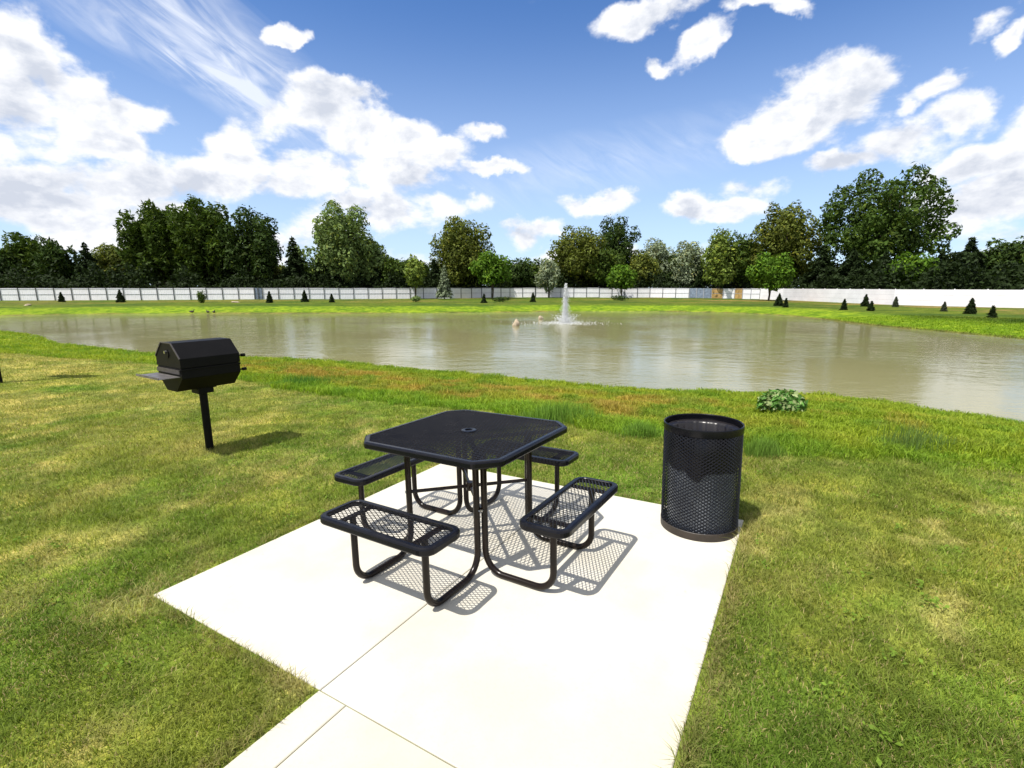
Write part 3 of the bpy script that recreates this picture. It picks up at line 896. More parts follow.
# ------------------------------------------------------------------ rocks and birds
def rock(label, loc, s, seed, point=0., mat=None, cat='rock', name='rock'):
    import bmesh
    bm = bmesh.new(); bmesh.ops.create_icosphere(bm, subdivisions=3, radius=1)
    r_ = random.Random(seed)
    ph = [r_.random() * 6 for _ in range(6)]
    for v in bm.verts:
        p = v.co
        k = 1 + .18 * math.sin(p.x * 2.6 + ph[0]) * math.cos(p.y * 3 + ph[1]) + .12 * math.sin(p.z * 4 + ph[2] + p.x * 2)
        tp = 1 - point * max(0, p.z) * .6
        v.co = Vector((p.x * k * s[0] * tp, p.y * k * s[1] * tp, p.z * k * s[2]))
    me = bpy.data.meshes.new(name); bm.to_mesh(me); bm.free(); me.materials.append(mat or M['rock'])
    o = bpy.data.objects.new(name, me); C.objects.link(o); o.location = loc
    return tag(o, label, cat)
rock('tan pointed rock standing out of the water left of the fountain', (.27, 32.0, ZW + .10), (.23, .2, .30), 1, .7)
rock('small pale rock in the water close beside the fountain jet', (2.22, 39.1, ZW + .05), (.20, .18, .24), 2, .7)
for lab, px, py, s in (('pale rock on the far bank near the leftmost young conifer', 28, 305.5, .26),
                       ('pale flat rock on the far bank just left of the blue grey fence piece', 235, 302.5, .34)):
    x_, y_, z_ = hit(px, py); rock(lab, (x_, y_, z_ + .02), (s * 1.4, s, s * .5), int(px))
def bird(lab, px, py, rz):
    x_, y_, z_ = hit(px, py)
    root = empty('waterbird', (x_, y_, z_), rz); tag(root, lab, 'bird', 'waterbirds resting at the far shore')
    mb = MB()
    pts = [(-.24, 0, .13), (-.18, 0, .12), (-.08, 0, .11), (.05, 0, .11), (.13, 0, .13), (.16, 0, .19), (.17, 0, .25), (.19, 0, .285), (.23, 0, .28), (.27, 0, .27)]
    mb.tube(pts, [.01, .04, .085, .095, .065, .03, .027, .034, .022, .006], 10)
    mb.build('body', M['bird'], root, smooth_=True)
bird('dark waterbird resting at the far shoreline, leftmost of the three', 192, 312.8, R(20))
bird('dark waterbird at the far shoreline, middle of the three', 208, 312.8, R(160))
bird('dark waterbird at the far shoreline, rightmost of the three', 214, 312.9, R(-30))

# ------------------------------------------------------------------ fountain
fx, fy = 3.69, 34.7
ft = empty('fountain', (fx, fy, ZW)); tag(ft, 'floating fountain throwing a tall white jet in the pond', 'fountain')
def drops(P, size, name, parent):
    n = len(P)
    D = np.array([(1, 0, 0), (-.5, .87, 0), (-.5, -.87, 0), (0, 0, 1.9), (0, 0, -1.4)])
    V = P[:, None, :] + D[None] * size[:, None, None]
    T = np.array([(0, 1, 3), (1, 2, 3), (2, 0, 3), (1, 0, 4), (2, 1, 4), (0, 2, 4)])
    tr = (T[None] + (np.arange(n) * 5)[:, None, None]).reshape(-1, 3)
    return np_mesh(name, V.reshape(-1, 3), tris=tr, mat=M['spray'], parent=parent)
n = 6500
zz = rng.random(n) ** 1.1 * 2.68
rr = (.03 + .13 * (1 - zz / 2.7)) * np.abs(rng.normal(size=n)) * (1 + .5 * rng.random(n))
aa = rng.random(n) * 6.28
drops(np.stack([rr * np.cos(aa), rr * np.sin(aa), zz], 1), (.007 + .014 * rng.random(n)), 'jet', ft)
n = 1500   # arcs of the low skirt
aa = rng.random(n) * 6.28; tt = rng.random(n); v = 1.05 * (.5 + .6 * rng.random(n))
rr = tt * v * 1.0; zz = np.clip((.10 + .55 * tt) * rng.random(n) ** .8, .01, 2)
drops(np.stack([rr * np.cos(aa), rr * np.sin(aa), zz], 1) + rng.normal(size=(n, 3)) * .02, .008 + .014 * rng.random(n), 'spray', ft)
n = 1100
aa = rng.random(n) * 6.28; rr = np.abs(rng.normal(size=n)) * 1.1 + .1
pp = np.stack([rr * np.cos(aa) * 1.25, rr * np.sin(aa), np.full(n, .006)], 1)
drops(pp, .008 + .014 * rng.random(n), 'foam', ft)
mb = MB(); mb.lathe([(.0, -.12), (.26, -.12), (.30, -.04), (.26, -.005), (.10, .005), (.06, .02), (0, .02)], 24)
mb.build('float', M['grill'], ft, smooth_='auto')

# ------------------------------------------------------------------ covered park grill
def make_grill(loc, rz):
    g = empty('park_grill', loc, rz)
    L, W_, Hh = .64, .56, .54; zc = 1.055
    a = .41
    prof = [(-W_ / 2, -Hh * a / 2), (-W_ * a / 2, -Hh / 2), (W_ * a / 2, -Hh / 2), (W_ / 2, -Hh * a / 2), (W_ / 2, Hh * a / 2), (W_ * a / 2, Hh / 2), (-W_ * a / 2, Hh / 2), (-W_ / 2, Hh * a / 2)]
    def prism(mb, pr, x0, x1, zc=zc):
        n = len(pr)
        v = [(x0, p[0], zc + p[1]) for p in pr] + [(x1, p[0], zc + p[1]) for p in pr]
        f = [tuple(reversed(range(n))), tuple(range(n, 2 * n))] + [(i, (i + 1) % n, n + (i + 1) % n, n + i) for i in range(n)]
        mb.add(v, f)
    mb = MB()
    low = [(-W_ / 2, 0), (-W_ / 2, -Hh * a / 2), (-W_ * a / 2, -Hh / 2), (W_ * a / 2, -Hh / 2), (W_ / 2, -Hh * a / 2), (W_ / 2, 0)]
    prism(mb, low, -L / 2, L / 2, zc)
    # rolled lip round the firebox opening
    mb.bar((-L / 2 - .006, -W_ / 2, zc - .012), (L / 2 + .006, -W_ / 2, zc - .012), .014, .022)
    mb.build('firebox', M['grill'], g, bevel=.004)
    mb = MB(); up = [(W_ / 2 + .004, .004), (W_ / 2 + .004, Hh * a / 2), (W_ * a / 2, Hh / 2 + .004), (-W_ * a / 2, Hh / 2 + .004), (-W_ / 2 - .004, Hh * a / 2), (-W_ / 2 - .004, .004)]
    prism(mb, up, -L / 2 - .004, L / 2 + .004, zc)
    hd = mb.build('hood', M['grill'], g, bevel=.004)
    mb = MB()    # edge flange along the slanted left end and a vent knob
    for p, q_ in ((up[1], up[2]), (up[2], up[3]), (up[3], up[4])):
        mb.bar((-L / 2 - .006, p[0], zc + p[1]), (-L / 2 - .006, q_[0], zc + q_[1]), .012, .012, (1, 0, 0))
    mb.build('edge_flange', M['shelf_dark'], hd)
    mb = MB(); mb.tube([(-L / 2 - .004, .0, zc + .17), (-L / 2 - .03, .0, zc + .17)], .017, 14)
    mb.build('vent_knob', M['bolt'], hd, smooth_='auto')
    mb = MB(); mb.tube([(-L / 2 - .006, 0, zc + .15), (-L / 2 - .012, 0, zc + .15)], .05, 20)
    mb.build('vent_plate', M['grill'], hd)
    mb = MB(); mb.box((-L / 2 - .12, 0, zc - .085), (.215, W_ * .96, .006)); mb.box((-L / 2 - .222, 0, zc - .075), (.006, W_ * .96, .02))
    mb.build('shelf', M['shelf'], g)
    mb = MB(); mb.box((-L / 2 - .012, 0, zc - .035), (.012, W_ * .94, .045)); mb.build('end_rail', M['shelf_dark'], g)
    for z_, y_ in ((zc + .07, -.19), (zc - .10, -.19)):
        mb = MB(); mb.tube([(L / 2 - .01, y_, z_), (L / 2 + .085, y_, z_)], .009, 8)
        mb.tube([(L / 2 + .07, y_, z_), (L / 2 + .115, y_, z_)], .019, 10)
        mb.build('handle', M['grill'], g, smooth_='auto')
    mb = MB(); mb.box((0, 0, zc - Hh / 2 - .035), (.17, .17, .075)); mb.box((0, 0, zc - Hh / 2 - .005), (.22, .22, .012))
    mb.build('collar', M['grill'], g, bevel=.004)
    mb = MB(); mb.tube([(0, 0, -.15), (0, 0, zc - Hh / 2 - .04)], .043, 20)
    mb.build('post', M['grill'], g, smooth_='auto')
    return g
M['shelf_dark'] = simple('worn_edge_paint', (.055, .048, .048), .45, var=.4, scale=30)
gx_, gy_, gz_ = hit(208, 450)
gr = make_grill((gx_ + .025, gy_, gz_), R(57)); tag(gr, 'black covered park grill on a post with a flat side shelf', 'grill')
gx2, gy2, gz2 = hit(-1.5, 383)
g2 = empty('lawn_post', (gx2, gy2, gz2)); tag(g2, 'dark square post at the left edge of the lawn beyond the grill', 'post')
mb = MB(); mb.box((0, 0, 1.1), (.10, .10, 2.6)); mb.build('post_shaft', M['grill'], g2, bevel=.006)
mb = MB(); mb.box((-.18, 0, 2.45), (.95, .30, .16)); mb.build('unseen_post_head', M['grill'], g2, bevel=.01)  # unseen head, its size guessed so that its shadow falls on the lawn

# ------------------------------------------------------------------ expanded metal
def expanded(mb, x0, x1, y0, y1, inside, swd=.023, lwd=.052, long_axis='y', w=.0052, h=.0032, z=0., tilt=38):
    """diamond mesh: strands laid between alternating knuckles"""
    if long_axis == 'y': U0, U1, V0, V1 = x0, x1, y0, y1
    else: U0, U1, V0, V1 = y0, y1, x0, x1
    nu = int((U1 - U0) / (swd / 2)) + 2; nv = int((V1 - V0) / (lwd / 2)) + 2
    def P(u, v):
        return (u, v) if long_axis == 'y' else (v, u)
    ct, st = math.cos(R(tilt)), math.sin(R(tilt))
    for i in range(-1, nu):
        for j in range(-1, nv):
            if (i + j) % 2: continue
            u = U0 + i * swd / 2; v = V0 + j * lwd / 2
            for s in (1, -1):
                u2 = u + s * swd / 2; v2 = v + lwd / 2
                a = P(u, v); b = P(u2, v2); m_ = ((a[0] + b[0]) / 2, (a[1] + b[1]) / 2)
                if not inside(m_[0], m_[1]): continue
                tl = ct, st
                upv = (st, 0, ct) if long_axis == 'y' else (0, st, ct)
                mb.bar((a[0], a[1], z - (0 if s > 0 else .0025)), (b[0], b[1], z - (0 if s > 0 else .0025)), w if s > 0 else w * .7, h, upv)

def poly_frame(mb, P, prof, closed=True):
    """sweep a closed profile (offset inwards, z) round polygon P"""
    n = len(P); V = []
    for i in range(n):
        p = Vector(P[i]); a = Vector(P[i - 1]); b = Vector(P[(i + 1) % n])
        e1 = (p - a).normalized(); e2 = (b - p).normalized()
        n1 = Vector((-e1.y, e1.x)); n2 = Vector((-e2.y, e2.x))
        m_ = (n1 + n2).normalized(); k = 1 / max(.3, m_.dot(n1))
        V.append([(p.x + m_.x * o_ * k, p.y + m_.y * o_ * k, z_) for o_, z_ in prof])
    m2 = len(prof); v = [q for r_ in V for q in r_]; f = []
    for i in range(n):
        j = (i + 1) % n
        for k in range(m2):
            k2 = (k + 1) % m2
            f.append((i * m2 + k, j * m2 + k, j * m2 + k2, i * m2 + k2))
    mb.add(v, f)

def rounded(pts, r, seg=5):
    out_ = []
    n = len(pts)
    for i in range(n):
        p = Vector(pts[i]); a = (Vector(pts[i - 1]) - p).normalized(); b = (Vector(pts[(i + 1) % n]) - p).normalized()
        ang = a.angle(b); t_ = r / math.tan(ang / 2); c = p + (a + b).normalized() * (r / math.sin(ang / 2))
        s = p + a * t_; e = p + b * t_
        a0 = math.atan2(s.y - c.y, s.x - c.x); a1 = math.atan2(e.y - c.y, e.x - c.x); da = (a1 - a0 + PI) % (2 * PI) - PI
        for k in range(seg + 1):
            q_ = a0 + da * k / seg; out_.append((c.x + r * math.cos(q_), c.y + r * math.sin(q_)))
    return out_

def in_poly(P, m_):
    n = len(P); E = []
    for i in range(n):
        a = P[i]; b = P[(i + 1) % n]; L = math.hypot(b[0] - a[0], b[1] - a[1]) + 1e-9
        if L < 1e-6: continue
        E.append((a[0], a[1], -(b[1] - a[1]) / L, (b[0] - a[0]) / L))
    def f(x, y):
        return all((x - ex) * nx + (y - ey) * ny > m_ for ex, ey, nx, ny in E)
    return f

# ------------------------------------------------------------------ picnic table
TS, CUT, ZT, SI, SO, SL, ZS = 1.108, .125, .830, .632, .950, .870, .484
TM = MP @ Matrix.Translation((-.3195 * .96, 3.4747 * .96, 0)) @ Matrix.Rotation(R(-31.77), 4, 'Z')
tb = empty('picnic_table', mat=TM)
tag(tb, 'black metal mesh picnic table with four attached bench seats on the concrete', 'picnic table')
hs = TS / 2; c_ = hs - CUT
octo = [(-c_, -hs), (c_, -hs), (hs, -c_), (hs, c_), (c_, hs), (-c_, hs), (-hs, c_), (-hs, -c_)]
octr = rounded(octo, .05, 3)
edge = [(.0, -.012), (.004, -.004), (.014, 0), (.034, 0), (.038, -.004), (.034, -.007), (.016, -.009), (.010, -.016), (.010, -.034), (.014, -.040), (.010, -.045), (.003, -.043), (0, -.036)]
def edge_at(z): return [(a, z + b) for a, b in edge]
mb = MB(); poly_frame(mb, octr, edge_at(ZT))
expanded(mb, -hs, hs, -hs, hs, in_poly(octo, .026), .0290, .074, 'y', .0080, .0034, ZT - .006, 30)
top = mb.build('tabletop', M['black'], tb)
mb = MB(); mb.lathe([(.026, -.012), (.026, .004), (.034, .006), (.052, .003), (.054, -.004), (.030, -.012), (.026, -.012)], 28, (-.005, .01, ZT))
mb.build('umbrella_ring', M['black'], top, smooth_='auto')
rt = .0205
def arc(c, r, a0, a1, n, ax):
    return [(c[0] + ax[0] * r * math.cos(a0 + (a1 - a0) * k / n), c[1] + ax[1] * r * math.cos(a0 + (a1 - a0) * k / n), c[2] + r * math.sin(a0 + (a1 - a0) * k / n)) for k in range(n + 1)]
D_, E_ = .283, .318
OUT = .80
for q4 in range(4):
    rot = Matrix.Rotation(q4 * PI / 2, 4, 'Z')
    # seat toward local -y
    sr = rounded([(-SL / 2, -SO), (SL / 2, -SO), (SL / 2, -SI), (-SL / 2, -SI)], .075, 6)
    mb = MB(); poly_frame(mb, sr, edge_at(ZS))
    expanded(mb, -SL / 2, SL / 2, -SO, -SI, in_poly(sr, .022), .0245, .046, 'x', .0050, .0032, ZS - .006, 30)
    st_ = mb.build('seat', M['black'], tb); st_.matrix_local = rot
    for s in (-1, 1):
        mb = MB(); mb.bar((s * D_, -SO + .02, ZS - .028), (s * D_, -SI - .02, ZS - .028), .035, .012)
        o = mb.build('seat_bracket', M['leg'], tb); o.matrix_local = rot
    for s in (-1, 1):
        x_ = s * D_; rb = .12
        pts = [(x_, -E_, ZT - .04)]
        pts += [(x_, -E_, .33)]
        cz = rt + rb
        for k in range(8):
            a = PI / 2 * k / 7
            pts.append((x_, -E_ - rb * (1 - math.cos(a)), cz + .02 - rb * math.sin(a) - .02 * k / 7))
        for k in range(8):
            a = PI / 2 * k / 7
            pts.append((x_, -OUT + rb * (1 - math.sin(a)), rt + rb * (1 - math.cos(a))))
        pts.append((x_, -OUT, ZS - .03))
        mb = MB(); mb.tube(pts, rt, 14)
        o = mb.build('leg', M['leg'], tb, smooth_='auto'); o.matrix_local = rot
    for s in (-1, 1):
        mb = MB(); mb.tube([(s * (D_ + .018), -E_, .43), (s * (D_ + .03), -E_, .43)], .008, 8)
        o = mb.build('bolt', M['bolt'], tb); o.matrix_local = rot
for s in (1, -1):
    mb = MB(); e_ = .298
    mb.tube([(-e_, -e_ * s, .43), (e_, e_ * s, .43)], .013, 8)
    mb.build('cross_brace', M['leg'], tb, smooth_='auto')
    mb = MB(); mb.bar((-.46, -.46 * s, ZT - .052), (.46, .46 * s, ZT - .052), .032, .018)
    mb.build('top_brace', M['leg'], tb)
mb = MB(); mb.tube([(0, 0, .40), (0, 0, .46)], .028, 14); mb.build('brace_hub', M['leg'], tb, smooth_='auto')

# ------------------------------------------------------------------ litter bin
BR, BH = .272, .81
bm_ = MP @ Matrix.Translation((1.4614 * .96, 3.700 * .96, .0)) @ Matrix.Rotation(.4, 4, 'Z')
bn = empty('litter_bin', mat=bm_); tag(bn, 'black round expanded metal litter bin standing on the slab corner', 'litter bin')
mb = MB()
rows = 58; nseg = 92; pz = (BH - .085) / rows
for i in range(rows):
    for j in range(nseg):
        if (i + j) % 2: continue
        for s in (1, -1):
            a0 = 2 * PI * j / nseg; a1 = 2 * PI * (j + s) / nseg; z0 = .05 + i * pz; z1 = z0 + pz
            p = Vector((BR * math.cos(a0), BR * math.sin(a0), z0)); q_ = Vector((BR * math.cos(a1), BR * math.sin(a1), z1))
            am = (a0 + a1) / 2
            mb.bar(p, q_, .0062, .0028, (math.cos(am) * .8, math.sin(am) * .8, .6))
mb.build('mesh_shell', M['black'], bn)
mb = MB(); mb.lathe([(BR - .004, BH - .052), (BR + .005, BH - .052), (BR + .008, BH - .018), (BR + .006, BH - .002), (BR, BH + .002), (BR - .006, BH - .004), (BR - .004, BH - .052)], 72)
mb.build('top_band', M['black'], bn, smooth_='auto')
mb = MB(); mb.lathe([(BR - .004, 0), (BR + .004, 0), (BR + .005, .055), (BR + .002, .058), (BR - .004, .055), (BR - .004, 0)], 72)
mb.build('bottom_band', M['band'], bn, smooth_='auto')
mb = MB(); LR = .245
mb.lathe([(0, .03), (LR - .012, .03), (LR - .012, .035), (LR, .745), (LR + .012, .750), (LR + .012, .76), (LR - .004, .76), (LR - .018, .05), (0, .045)], 64)
mb.build('liner', M['liner'], bn, smooth_='auto')
# black bag folded over the liner, its hem hanging in a V
def hem(a):
    k = (a * 180 / PI) % 360
    vv = max(0, 1 - abs(((k - 222 + 180) % 360) - 180) / 22)
    return .50 - .075 * vv + .012 * math.sin(a * 5) + .008 * math.sin(a * 11 + 1)
bag = MB(); n = 144; v = []; f = []
prof = [(0, 'h'), (.35, 'm'), (.75, 'm'), (1, 't')]
for k in range(n):
    a = 2 * PI * k / n; hz = hem(a); wr = .0025 * math.sin(a * 23) + .002 * math.sin(a * 41)
    ring = [(LR + .013 + wr, hz), (LR + .014 - wr, hz + (.75 - hz) * .5), (LR + .016, .76), (LR + .004, .773), (LR - .022, .745), (LR - .03 + wr * 2, .52), (LR - .04 + wr * 3, .30), (.001, .24 + wr)]
    v += [(r_ * math.cos(a), r_ * math.sin(a), z_) for r_, z_ in ring]
m8 = 8
for k in range(n):
    k2 = (k + 1) % n
    for j in range(m8 - 1): f.append((k * m8 + j, k2 * m8 + j, k2 * m8 + j + 1, k * m8 + j + 1))
bag.add(v, f)
o = bag.build('bin_bag', M['bag'], None, smooth_=True); o.matrix_world = bm_
tag(o, 'black plastic bag lining the litter bin, folded over its inner can', 'bag')

# ------------------------------------------------------------------ plants on the bank
P, nn = WEED
cl = col(.120, .190, .022)[None] * (.7 + .6 * rng.random(nn))[:, None]
V, Q, CC = leafcards(P, np.array([0, 0, 1.]) + rng.normal(size=(nn, 3)) * .35, .013 + .012 * rng.random(nn), cl, 1.3)
o = np_mesh('lawn_weeds', V, quads=Q, mat=M['leaf'], colors=CC)
tag(o, 'small broad leaved weeds scattered through the mown lawn', 'weeds', kind='stuff')
bx, by, bz = hit(781, 413)
rt_ = empty('broadleaf_weed', (bx, by, bz)); tag(rt_, 'bushy broad leaved weed with pale shiny leaves on the pond bank', 'plant')
n = 900
th = rng.random(n) * 6.28; ph = rng.random(n) ** .7
wR = 24 / F * by; hR = 24 / F * by
P = np.stack([np.cos(th) * wR * np.sqrt(rng.random(n)) * .95, np.sin(th) * wR * np.sqrt(rng.random(n)) * .95, np.zeros(n)], 1)
rr = np.hypot(P[:, 0], P[:, 1]) / wR
P[:, 2] = hR * (.15 + .85 * rng.random(n) ** .5) * np.sqrt(np.clip(1 - rr ** 2 * .85, .05, 1))
N = np.stack([P[:, 0], P[:, 1], np.full(n, .35)], 1) + rng.normal(size=(n, 3)) * .28
cl = col(.10, .22, .045)[None] * (.5 + .8 * rng.random(n))[:, None]; lt = rng.random(n) < .3; cl[lt] = col(.30, .36, .16)
V, Q, CC = leafcards(P, N, .05 + .04 * rng.random(n), cl, 1.5)
np_mesh('leaves', V, quads=Q, mat=M['leaf'], colors=CC, parent=rt_)
mb = MB()
for k in range(14):
    a = random.random() * 6.28; mb.tube([(0, 0, -.03), (math.cos(a) * wR * .4, math.sin(a) * wR * .4, hR * .45), (math.cos(a) * wR * .65, math.sin(a) * wR * .65, hR * .7)], [.008, .006, .003], 5)
mb.build('stem', M['bark'], rt_)

def clump(name, label, px, py, wpx, hpx, n, c, cat='plant', w0=.006, lean=.25):
    x_, y_, z_ = hit(px, py); w_ = wpx / F * y_; h_ = hpx / F * y_
    X_ = rng.normal(size=n) * w_ * .27; Y_ = rng.normal(size=n) * w_ * .14
    hh = h_ * (.35 + .65 * rng.random(n)) * np.exp(-(X_ / w_) ** 2 * 3)
    cc_ = np.array(c)[None] * (.6 + .8 * rng.random(n))[:, None]
    sv = (x_ + X_); o = blades(sv, y_ + Y_, terrain(sv, y_ + Y_), hh, np.full(n, w0), lean * (.4 + rng.random(n)), cc_, name, label)
    # bring the origin to the foot of the clump
    o.data.transform(Matrix.Translation((-x_, -y_, -z_))); o.location = (x_, y_, z_)
    return tag(o, label, cat, kind='stuff')
clump('reed_clump', 'loose clump of thin blue green reeds on the bank near the right edge', 912, 447, 80, 34, 420, (.13, .20, .05), w0=.0045)
clump('tall_grass_tuft', 'tall bright green grass tuft on the bank just right of the litter bin', 762, 455, 44, 24, 900, (.15, .25, .04))
clump('tall_grass_tuft', 'bright green grass tuft on the bank just left of the litter bin', 640, 436, 46, 20, 800, (.15, .26, .04))
clump('tall_grass_tuft', 'long strip of tall bright grass on the bank behind the picnic table', 560, 420, 90, 22, 1400, (.15, .26, .04), w0=.008)
clump('tall_grass_tuft', 'dark green tall grass tuft on the bank right of the grill', 306, 385, 60, 12, 900, (.09, .20, .03), w0=.010)

# ------------------------------------------------------------------ sky and clouds
wd_ = bpy.data.worlds.new('World'); scene.world = wd_; wd_.use_nodes = True
SUN_AZ, SUN_EL = R(-130), R(61.5)       # azimuth clockwise from the view direction
T = NT(wd_.node_tree)
wout = T.n('ShaderNodeOutputWorld')
sky = T.n('ShaderNodeTexSky'); sky.sky_type = 'NISHITA'; sky.sun_disc = False
sky.sun_elevation = SUN_EL; sky.sun_rotation = SUN_AZ; sky.altitude = 200; sky.air_density = 1.0; sky.dust_density = .35; sky.ozone_density = 2.2
tc = T.n('ShaderNodeTexCoord').outputs['Generated']
sp = T.n('ShaderNodeSeparateXYZ', ins={0: tc})
az = T.math('ARCTAN2', sp.outputs[0], sp.outputs[1])
el = T.math('ARCSINE', sp.outputs[2])
ae = T.n('ShaderNodeCombineXYZ', ins={0: az, 1: el, 2: 0.0}).outputs[0]
wn = T.n('ShaderNodeTexNoise', ins={'Vector': tc, 'Scale': 9.0, 'Detail': 5.0, 'Roughness': .6})
wv = T.n('ShaderNodeVectorMath', operation='MULTIPLY_ADD', ins={0: wn.outputs['Color'], 1: (.10, .08, 0), 2: ae})
aew = T.n('ShaderNodeVectorMath', operation='SUBTRACT', ins={0: wv.outputs[0], 1: (.05, .04, 0)}).outputs[0]
def pixdir(px, py):
    d = ray(px, py); d = d / np.linalg.norm(d)
    return math.atan2(d[0], d[1]), math.asin(d[2])
clouds = [  # px, py, rx, ry, tilt (deg, counter clockwise), strength
    (22, 45, 40, 48, 0, 1), (10, 95, 55, 45, 0, 1), (70, 100, 55, 40, -15, 1), (125, 113, 62, 20, 2, 1), (95, 140, 62, 20, 0, .9),
    (45, 60, 40, 40, 0, .9), (232, 150, 36, 34, 0, 1), (205, 178, 60, 26, 10, 1), (130, 190, 70, 28, 0, 1), (40, 180, 70, 24, 0, 1),
    (50, 215, 120, 34, 0, .95), (170, 220, 90, 24, 0, .9), (262, 165, 20, 20, 0, .7),
    (272, 118, 34, 24, 0, 1), (318, 112, 52, 34, 0, 1), (360, 130, 48, 30, 0, 1), (405, 140, 36, 26, 0, 1), (350, 92, 40, 14, -20, .8),
    (312, 174, 52, 24, 0, 1), (292, 182, 34, 16, 0, .9), (395, 178, 66, 20, -8, 1), (440, 158, 34, 14, 10, .9), (482, 136, 32, 10, 5, .8),
    (492, 167, 42, 7, 0, .8), (380, 215, 64, 24, 0, .9), (330, 235, 60, 26, 0, .8), (440, 205, 44, 15, 0, .8), (525, 240, 30, 15, 0, .9), (545, 232, 20, 12, 20, .8),
    (596, 200, 40, 12, 5, 1), (283, 29, 22, 10, 5, .95), (655, 14, 56, 20, 10, 1), (698, 42, 42, 18, 25, .95), (655, 64, 18, 11, 0, .9), (768, 3, 46, 11, 0, 1),
    (835, 92, 58, 34, 12, 1), (790, 116, 52, 28, 20, 1), (750, 140, 36, 17, 10, 1), (874, 78, 34, 20, 20, .95),
    (935, 84, 46, 14, 16, .9), (905, 100, 18, 14, 40, .8), (955, 112, 46, 28, 18, 1), (902, 136, 60, 24, 18, 1), (852, 157, 44, 14, 5, .95),
    (690, 207, 36, 15, 0, 1), (730, 210, 36, 13, 0, .9), (745, 190, 40, 14, 10, .6), (985, 160, 60, 20, 10, 1), (1005, 190, 60, 24, 0, .9), (975, 212, 70, 26, 0, .85),
    (985, 22, 26, 14, 40, .72), (1015, 30, 12, 22, -20, .75), (1060, 120, 60, 40, 0, .9), (-60, 120, 70, 70, 0, 1), (1010, 240, 90, 24, 0, .7), (560, 262, 200, 16, 0, .55), (200, 250, 220, 22, 0, .8)]
cov = None
for (px, py, rx, ry, rot_, st) in clouds:
    a_, e_ = pixdir(px, py); a2, e2 = pixdir(px + 1, py); a3, e3 = pixdir(px, py + 1)
    sx = math.hypot(a2 - a_, e2 - e_); sy = math.hypot(a3 - a_, e3 - e_)
    skew = math.atan2(e2 - e_, a2 - a_)
    mp = T.n('ShaderNodeMapping', vector_type='TEXTURE', ins={'Vector': aew, 'Location': (a_, e_, 0), 'Rotation': (0, 0, R(rot_) + skew), 'Scale': (rx * sx * 1.45, ry * sy * 1.5, 1)})
    gr_ = T.n('ShaderNodeTexGradient', gradient_type='SPHERICAL', ins={0: mp.outputs[0]})
    v_ = T.math('MULTIPLY', gr_.outputs['Fac'], st) if st != 1 else gr_.outputs['Fac']
    cov = v_ if cov is None else T.math('SMOOTH_MAX', cov, v_, .05)
# added clouds beyond the listed sky, cover widened to whiten the ambient light
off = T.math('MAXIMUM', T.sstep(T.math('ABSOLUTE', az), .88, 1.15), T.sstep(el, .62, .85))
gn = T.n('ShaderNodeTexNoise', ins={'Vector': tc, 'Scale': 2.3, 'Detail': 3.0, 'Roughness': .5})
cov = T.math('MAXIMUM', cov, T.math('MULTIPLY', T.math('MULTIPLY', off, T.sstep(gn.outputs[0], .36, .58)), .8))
mpN = T.n('ShaderNodeMapping', ins={'Vector': tc, 'Scale': (1, 1, 1.7)})
def puff(vec):
    a1 = T.n('ShaderNodeTexNoise', ins={'Vector': vec, 'Scale': 7.5, 'Detail': 10.0, 'Roughness': .58, 'Distortion': .15})
    return a1.outputs[0]
p0 = puff(mpN.outputs[0])
sd_ = T.n('ShaderNodeVectorMath', operation='ADD', ins={0: mpN.outputs[0], 1: (-.018, -.004, .030)})
p1 = puff(sd_.outputs[0])
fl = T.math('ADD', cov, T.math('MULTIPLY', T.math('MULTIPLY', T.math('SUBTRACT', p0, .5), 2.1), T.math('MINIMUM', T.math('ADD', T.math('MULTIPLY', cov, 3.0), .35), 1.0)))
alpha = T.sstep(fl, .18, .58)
# lit towards the sun, grey where the cloud is thick and seen from below
lit = T.math('MULTIPLY', T.math('SUBTRACT', p0, p1), 6.0)
bigN = T.n('ShaderNodeTexNoise', ins={'Vector': mpN.outputs[0], 'Scale': 3.4, 'Detail': 4.0, 'Roughness': .5})
thick = T.math('MULTIPLY', T.sstep(fl, .40, .95), T.sstep(bigN.outputs[0], .36, .58))
shade = T.math('SUBTRACT', T.math('ADD', 1.0, lit), T.math('MULTIPLY', thick, .8), clamp=True)
ccol = T.mix(shade, (7.0, 7.5, 8.6), (11.2, 11.3, 11.6))
# thin streaks high up
a_, e_ = pixdir(235, 62)
mpc = T.n('ShaderNodeMapping', vector_type='TEXTURE', ins={'Vector': ae, 'Location': (a_, e_, 0), 'Rotation': (0, 0, R(-31)), 'Scale': (.36, .085, 1)})
m1 = T.n('ShaderNodeTexGradient', gradient_type='SPHERICAL', ins={0: mpc.outputs[0]}).outputs['Fac']
a_, e_ = pixdir(160, 52)
mpd = T.n('ShaderNodeMapping', vector_type='TEXTURE', ins={'Vector': ae, 'Location': (a_, e_, 0), 'Rotation': (0, 0, R(-17)), 'Scale': (.25, .04, 1)})
m2_ = T.n('ShaderNodeTexGradient', gradient_type='SPHERICAL', ins={0: mpd.outputs[0]}).outputs['Fac']
a_, e_ = pixdir(600, 165)
mpe = T.n('ShaderNodeMapping', vector_type='TEXTURE', ins={'Vector': ae, 'Location': (a_, e_, 0), 'Rotation': (0, 0, R(8)), 'Scale': (.42, .07, 1)})
m3_ = T.n('ShaderNodeTexGradient', gradient_type='SPHERICAL', ins={0: mpe.outputs[0]}).outputs['Fac']
mps = T.n('ShaderNodeMapping', ins={'Vector': mpc.outputs[0], 'Scale': (1.2, 1.2, 1)})
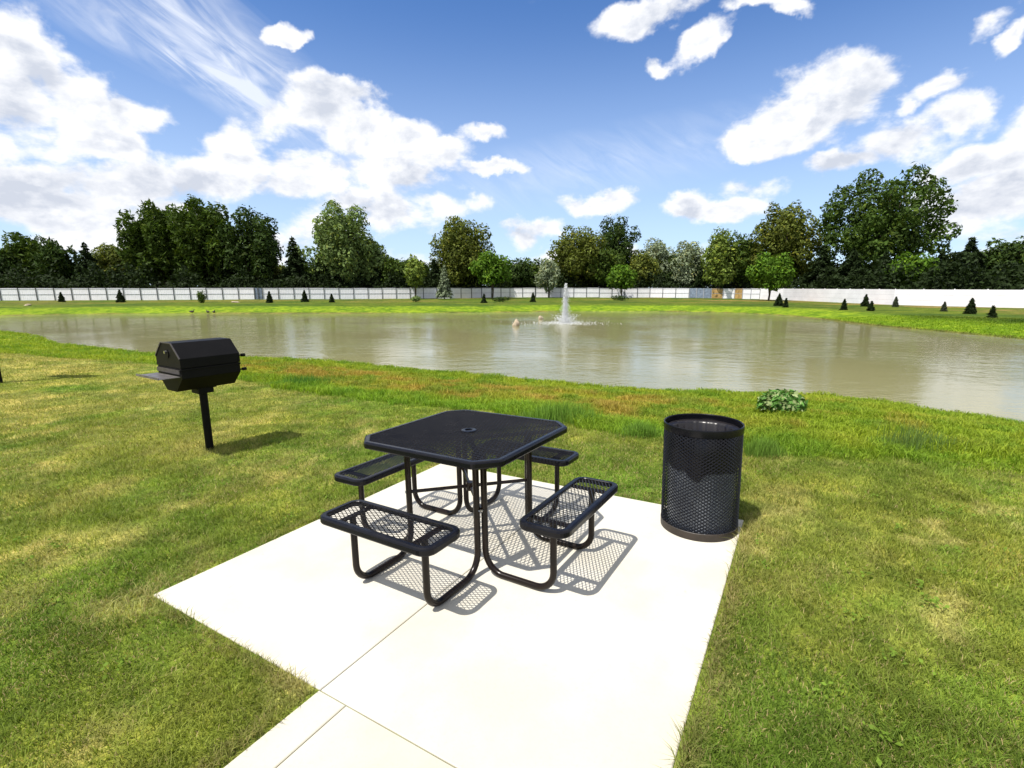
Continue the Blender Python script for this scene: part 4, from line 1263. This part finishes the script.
sn = T.n('ShaderNodeTexNoise', ins={'Vector': mps.outputs[0], 'Scale': 2.2, 'Detail': 8.0, 'Roughness': .58, 'Distortion': .9})
stk = T.math('MULTIPLY', T.math('ADD', T.math('ADD', T.math('MULTIPLY', m1, 1.25), T.math('MULTIPLY', m2_, .7)), T.math('MULTIPLY', m3_, .45)), T.sstep(sn.outputs[0], .22, .85))
stk = T.math('MINIMUM', stk, .75)
# pale air near the horizon
low = T.math('MULTIPLY', T.math('SUBTRACT', 1.0, T.sstep(el, -.05, .50)), .60)
SKYC = T.mix(1.0, sky.outputs[0], (.86, 1.25, 1.74), 'MULTIPLY')
s1 = T.mix(low, SKYC, (9.0, 10.4, 12.2))
s2 = T.mix(stk, s1, (11.0, 11.4, 12.2))
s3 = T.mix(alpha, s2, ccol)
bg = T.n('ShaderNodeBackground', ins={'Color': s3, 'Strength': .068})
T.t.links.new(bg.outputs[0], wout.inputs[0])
wd_.cycles.sampling_method = 'MANUAL'; wd_.cycles.sample_map_resolution = 512

sl = bpy.data.lights.new('sun', 'SUN'); sl.energy = 5.0; sl.angle = R(.53); sl.color = (1, .955, .88)
so = bpy.data.objects.new('sun', sl); C.objects.link(so)
sdv = Vector((math.sin(SUN_AZ) * math.cos(SUN_EL), math.cos(SUN_AZ) * math.cos(SUN_EL), math.sin(SUN_EL)))
so.rotation_euler = (-sdv).to_track_quat('-Z', 'Y').to_euler(); so.location = (0, 0, 50)

# ------------------------------------------------------------------ camera
cd = bpy.data.cameras.new('camera'); cam = bpy.data.objects.new('camera', cd); C.objects.link(cam)
cam.location = (0, 0, H); cam.rotation_euler = (PI / 2 - PITCH, 0, 0)
cd.sensor_width = 36; cd.lens = F / 1024 * 36; cd.clip_end = 3000; cd.clip_start = .05
scene.camera = cam
vs = scene.view_settings
vs.view_transform = 'Standard'; vs.look = 'None'; vs.gamma = 1; vs.use_curve_mapping = False; vs.exposure = .50
scene.cycles.use_denoising = True
scene.cycles.max_bounces = 6; scene.cycles.transparent_max_bounces = 8
scene.cycles.diffuse_bounces = 3; scene.cycles.glossy_bounces = 3
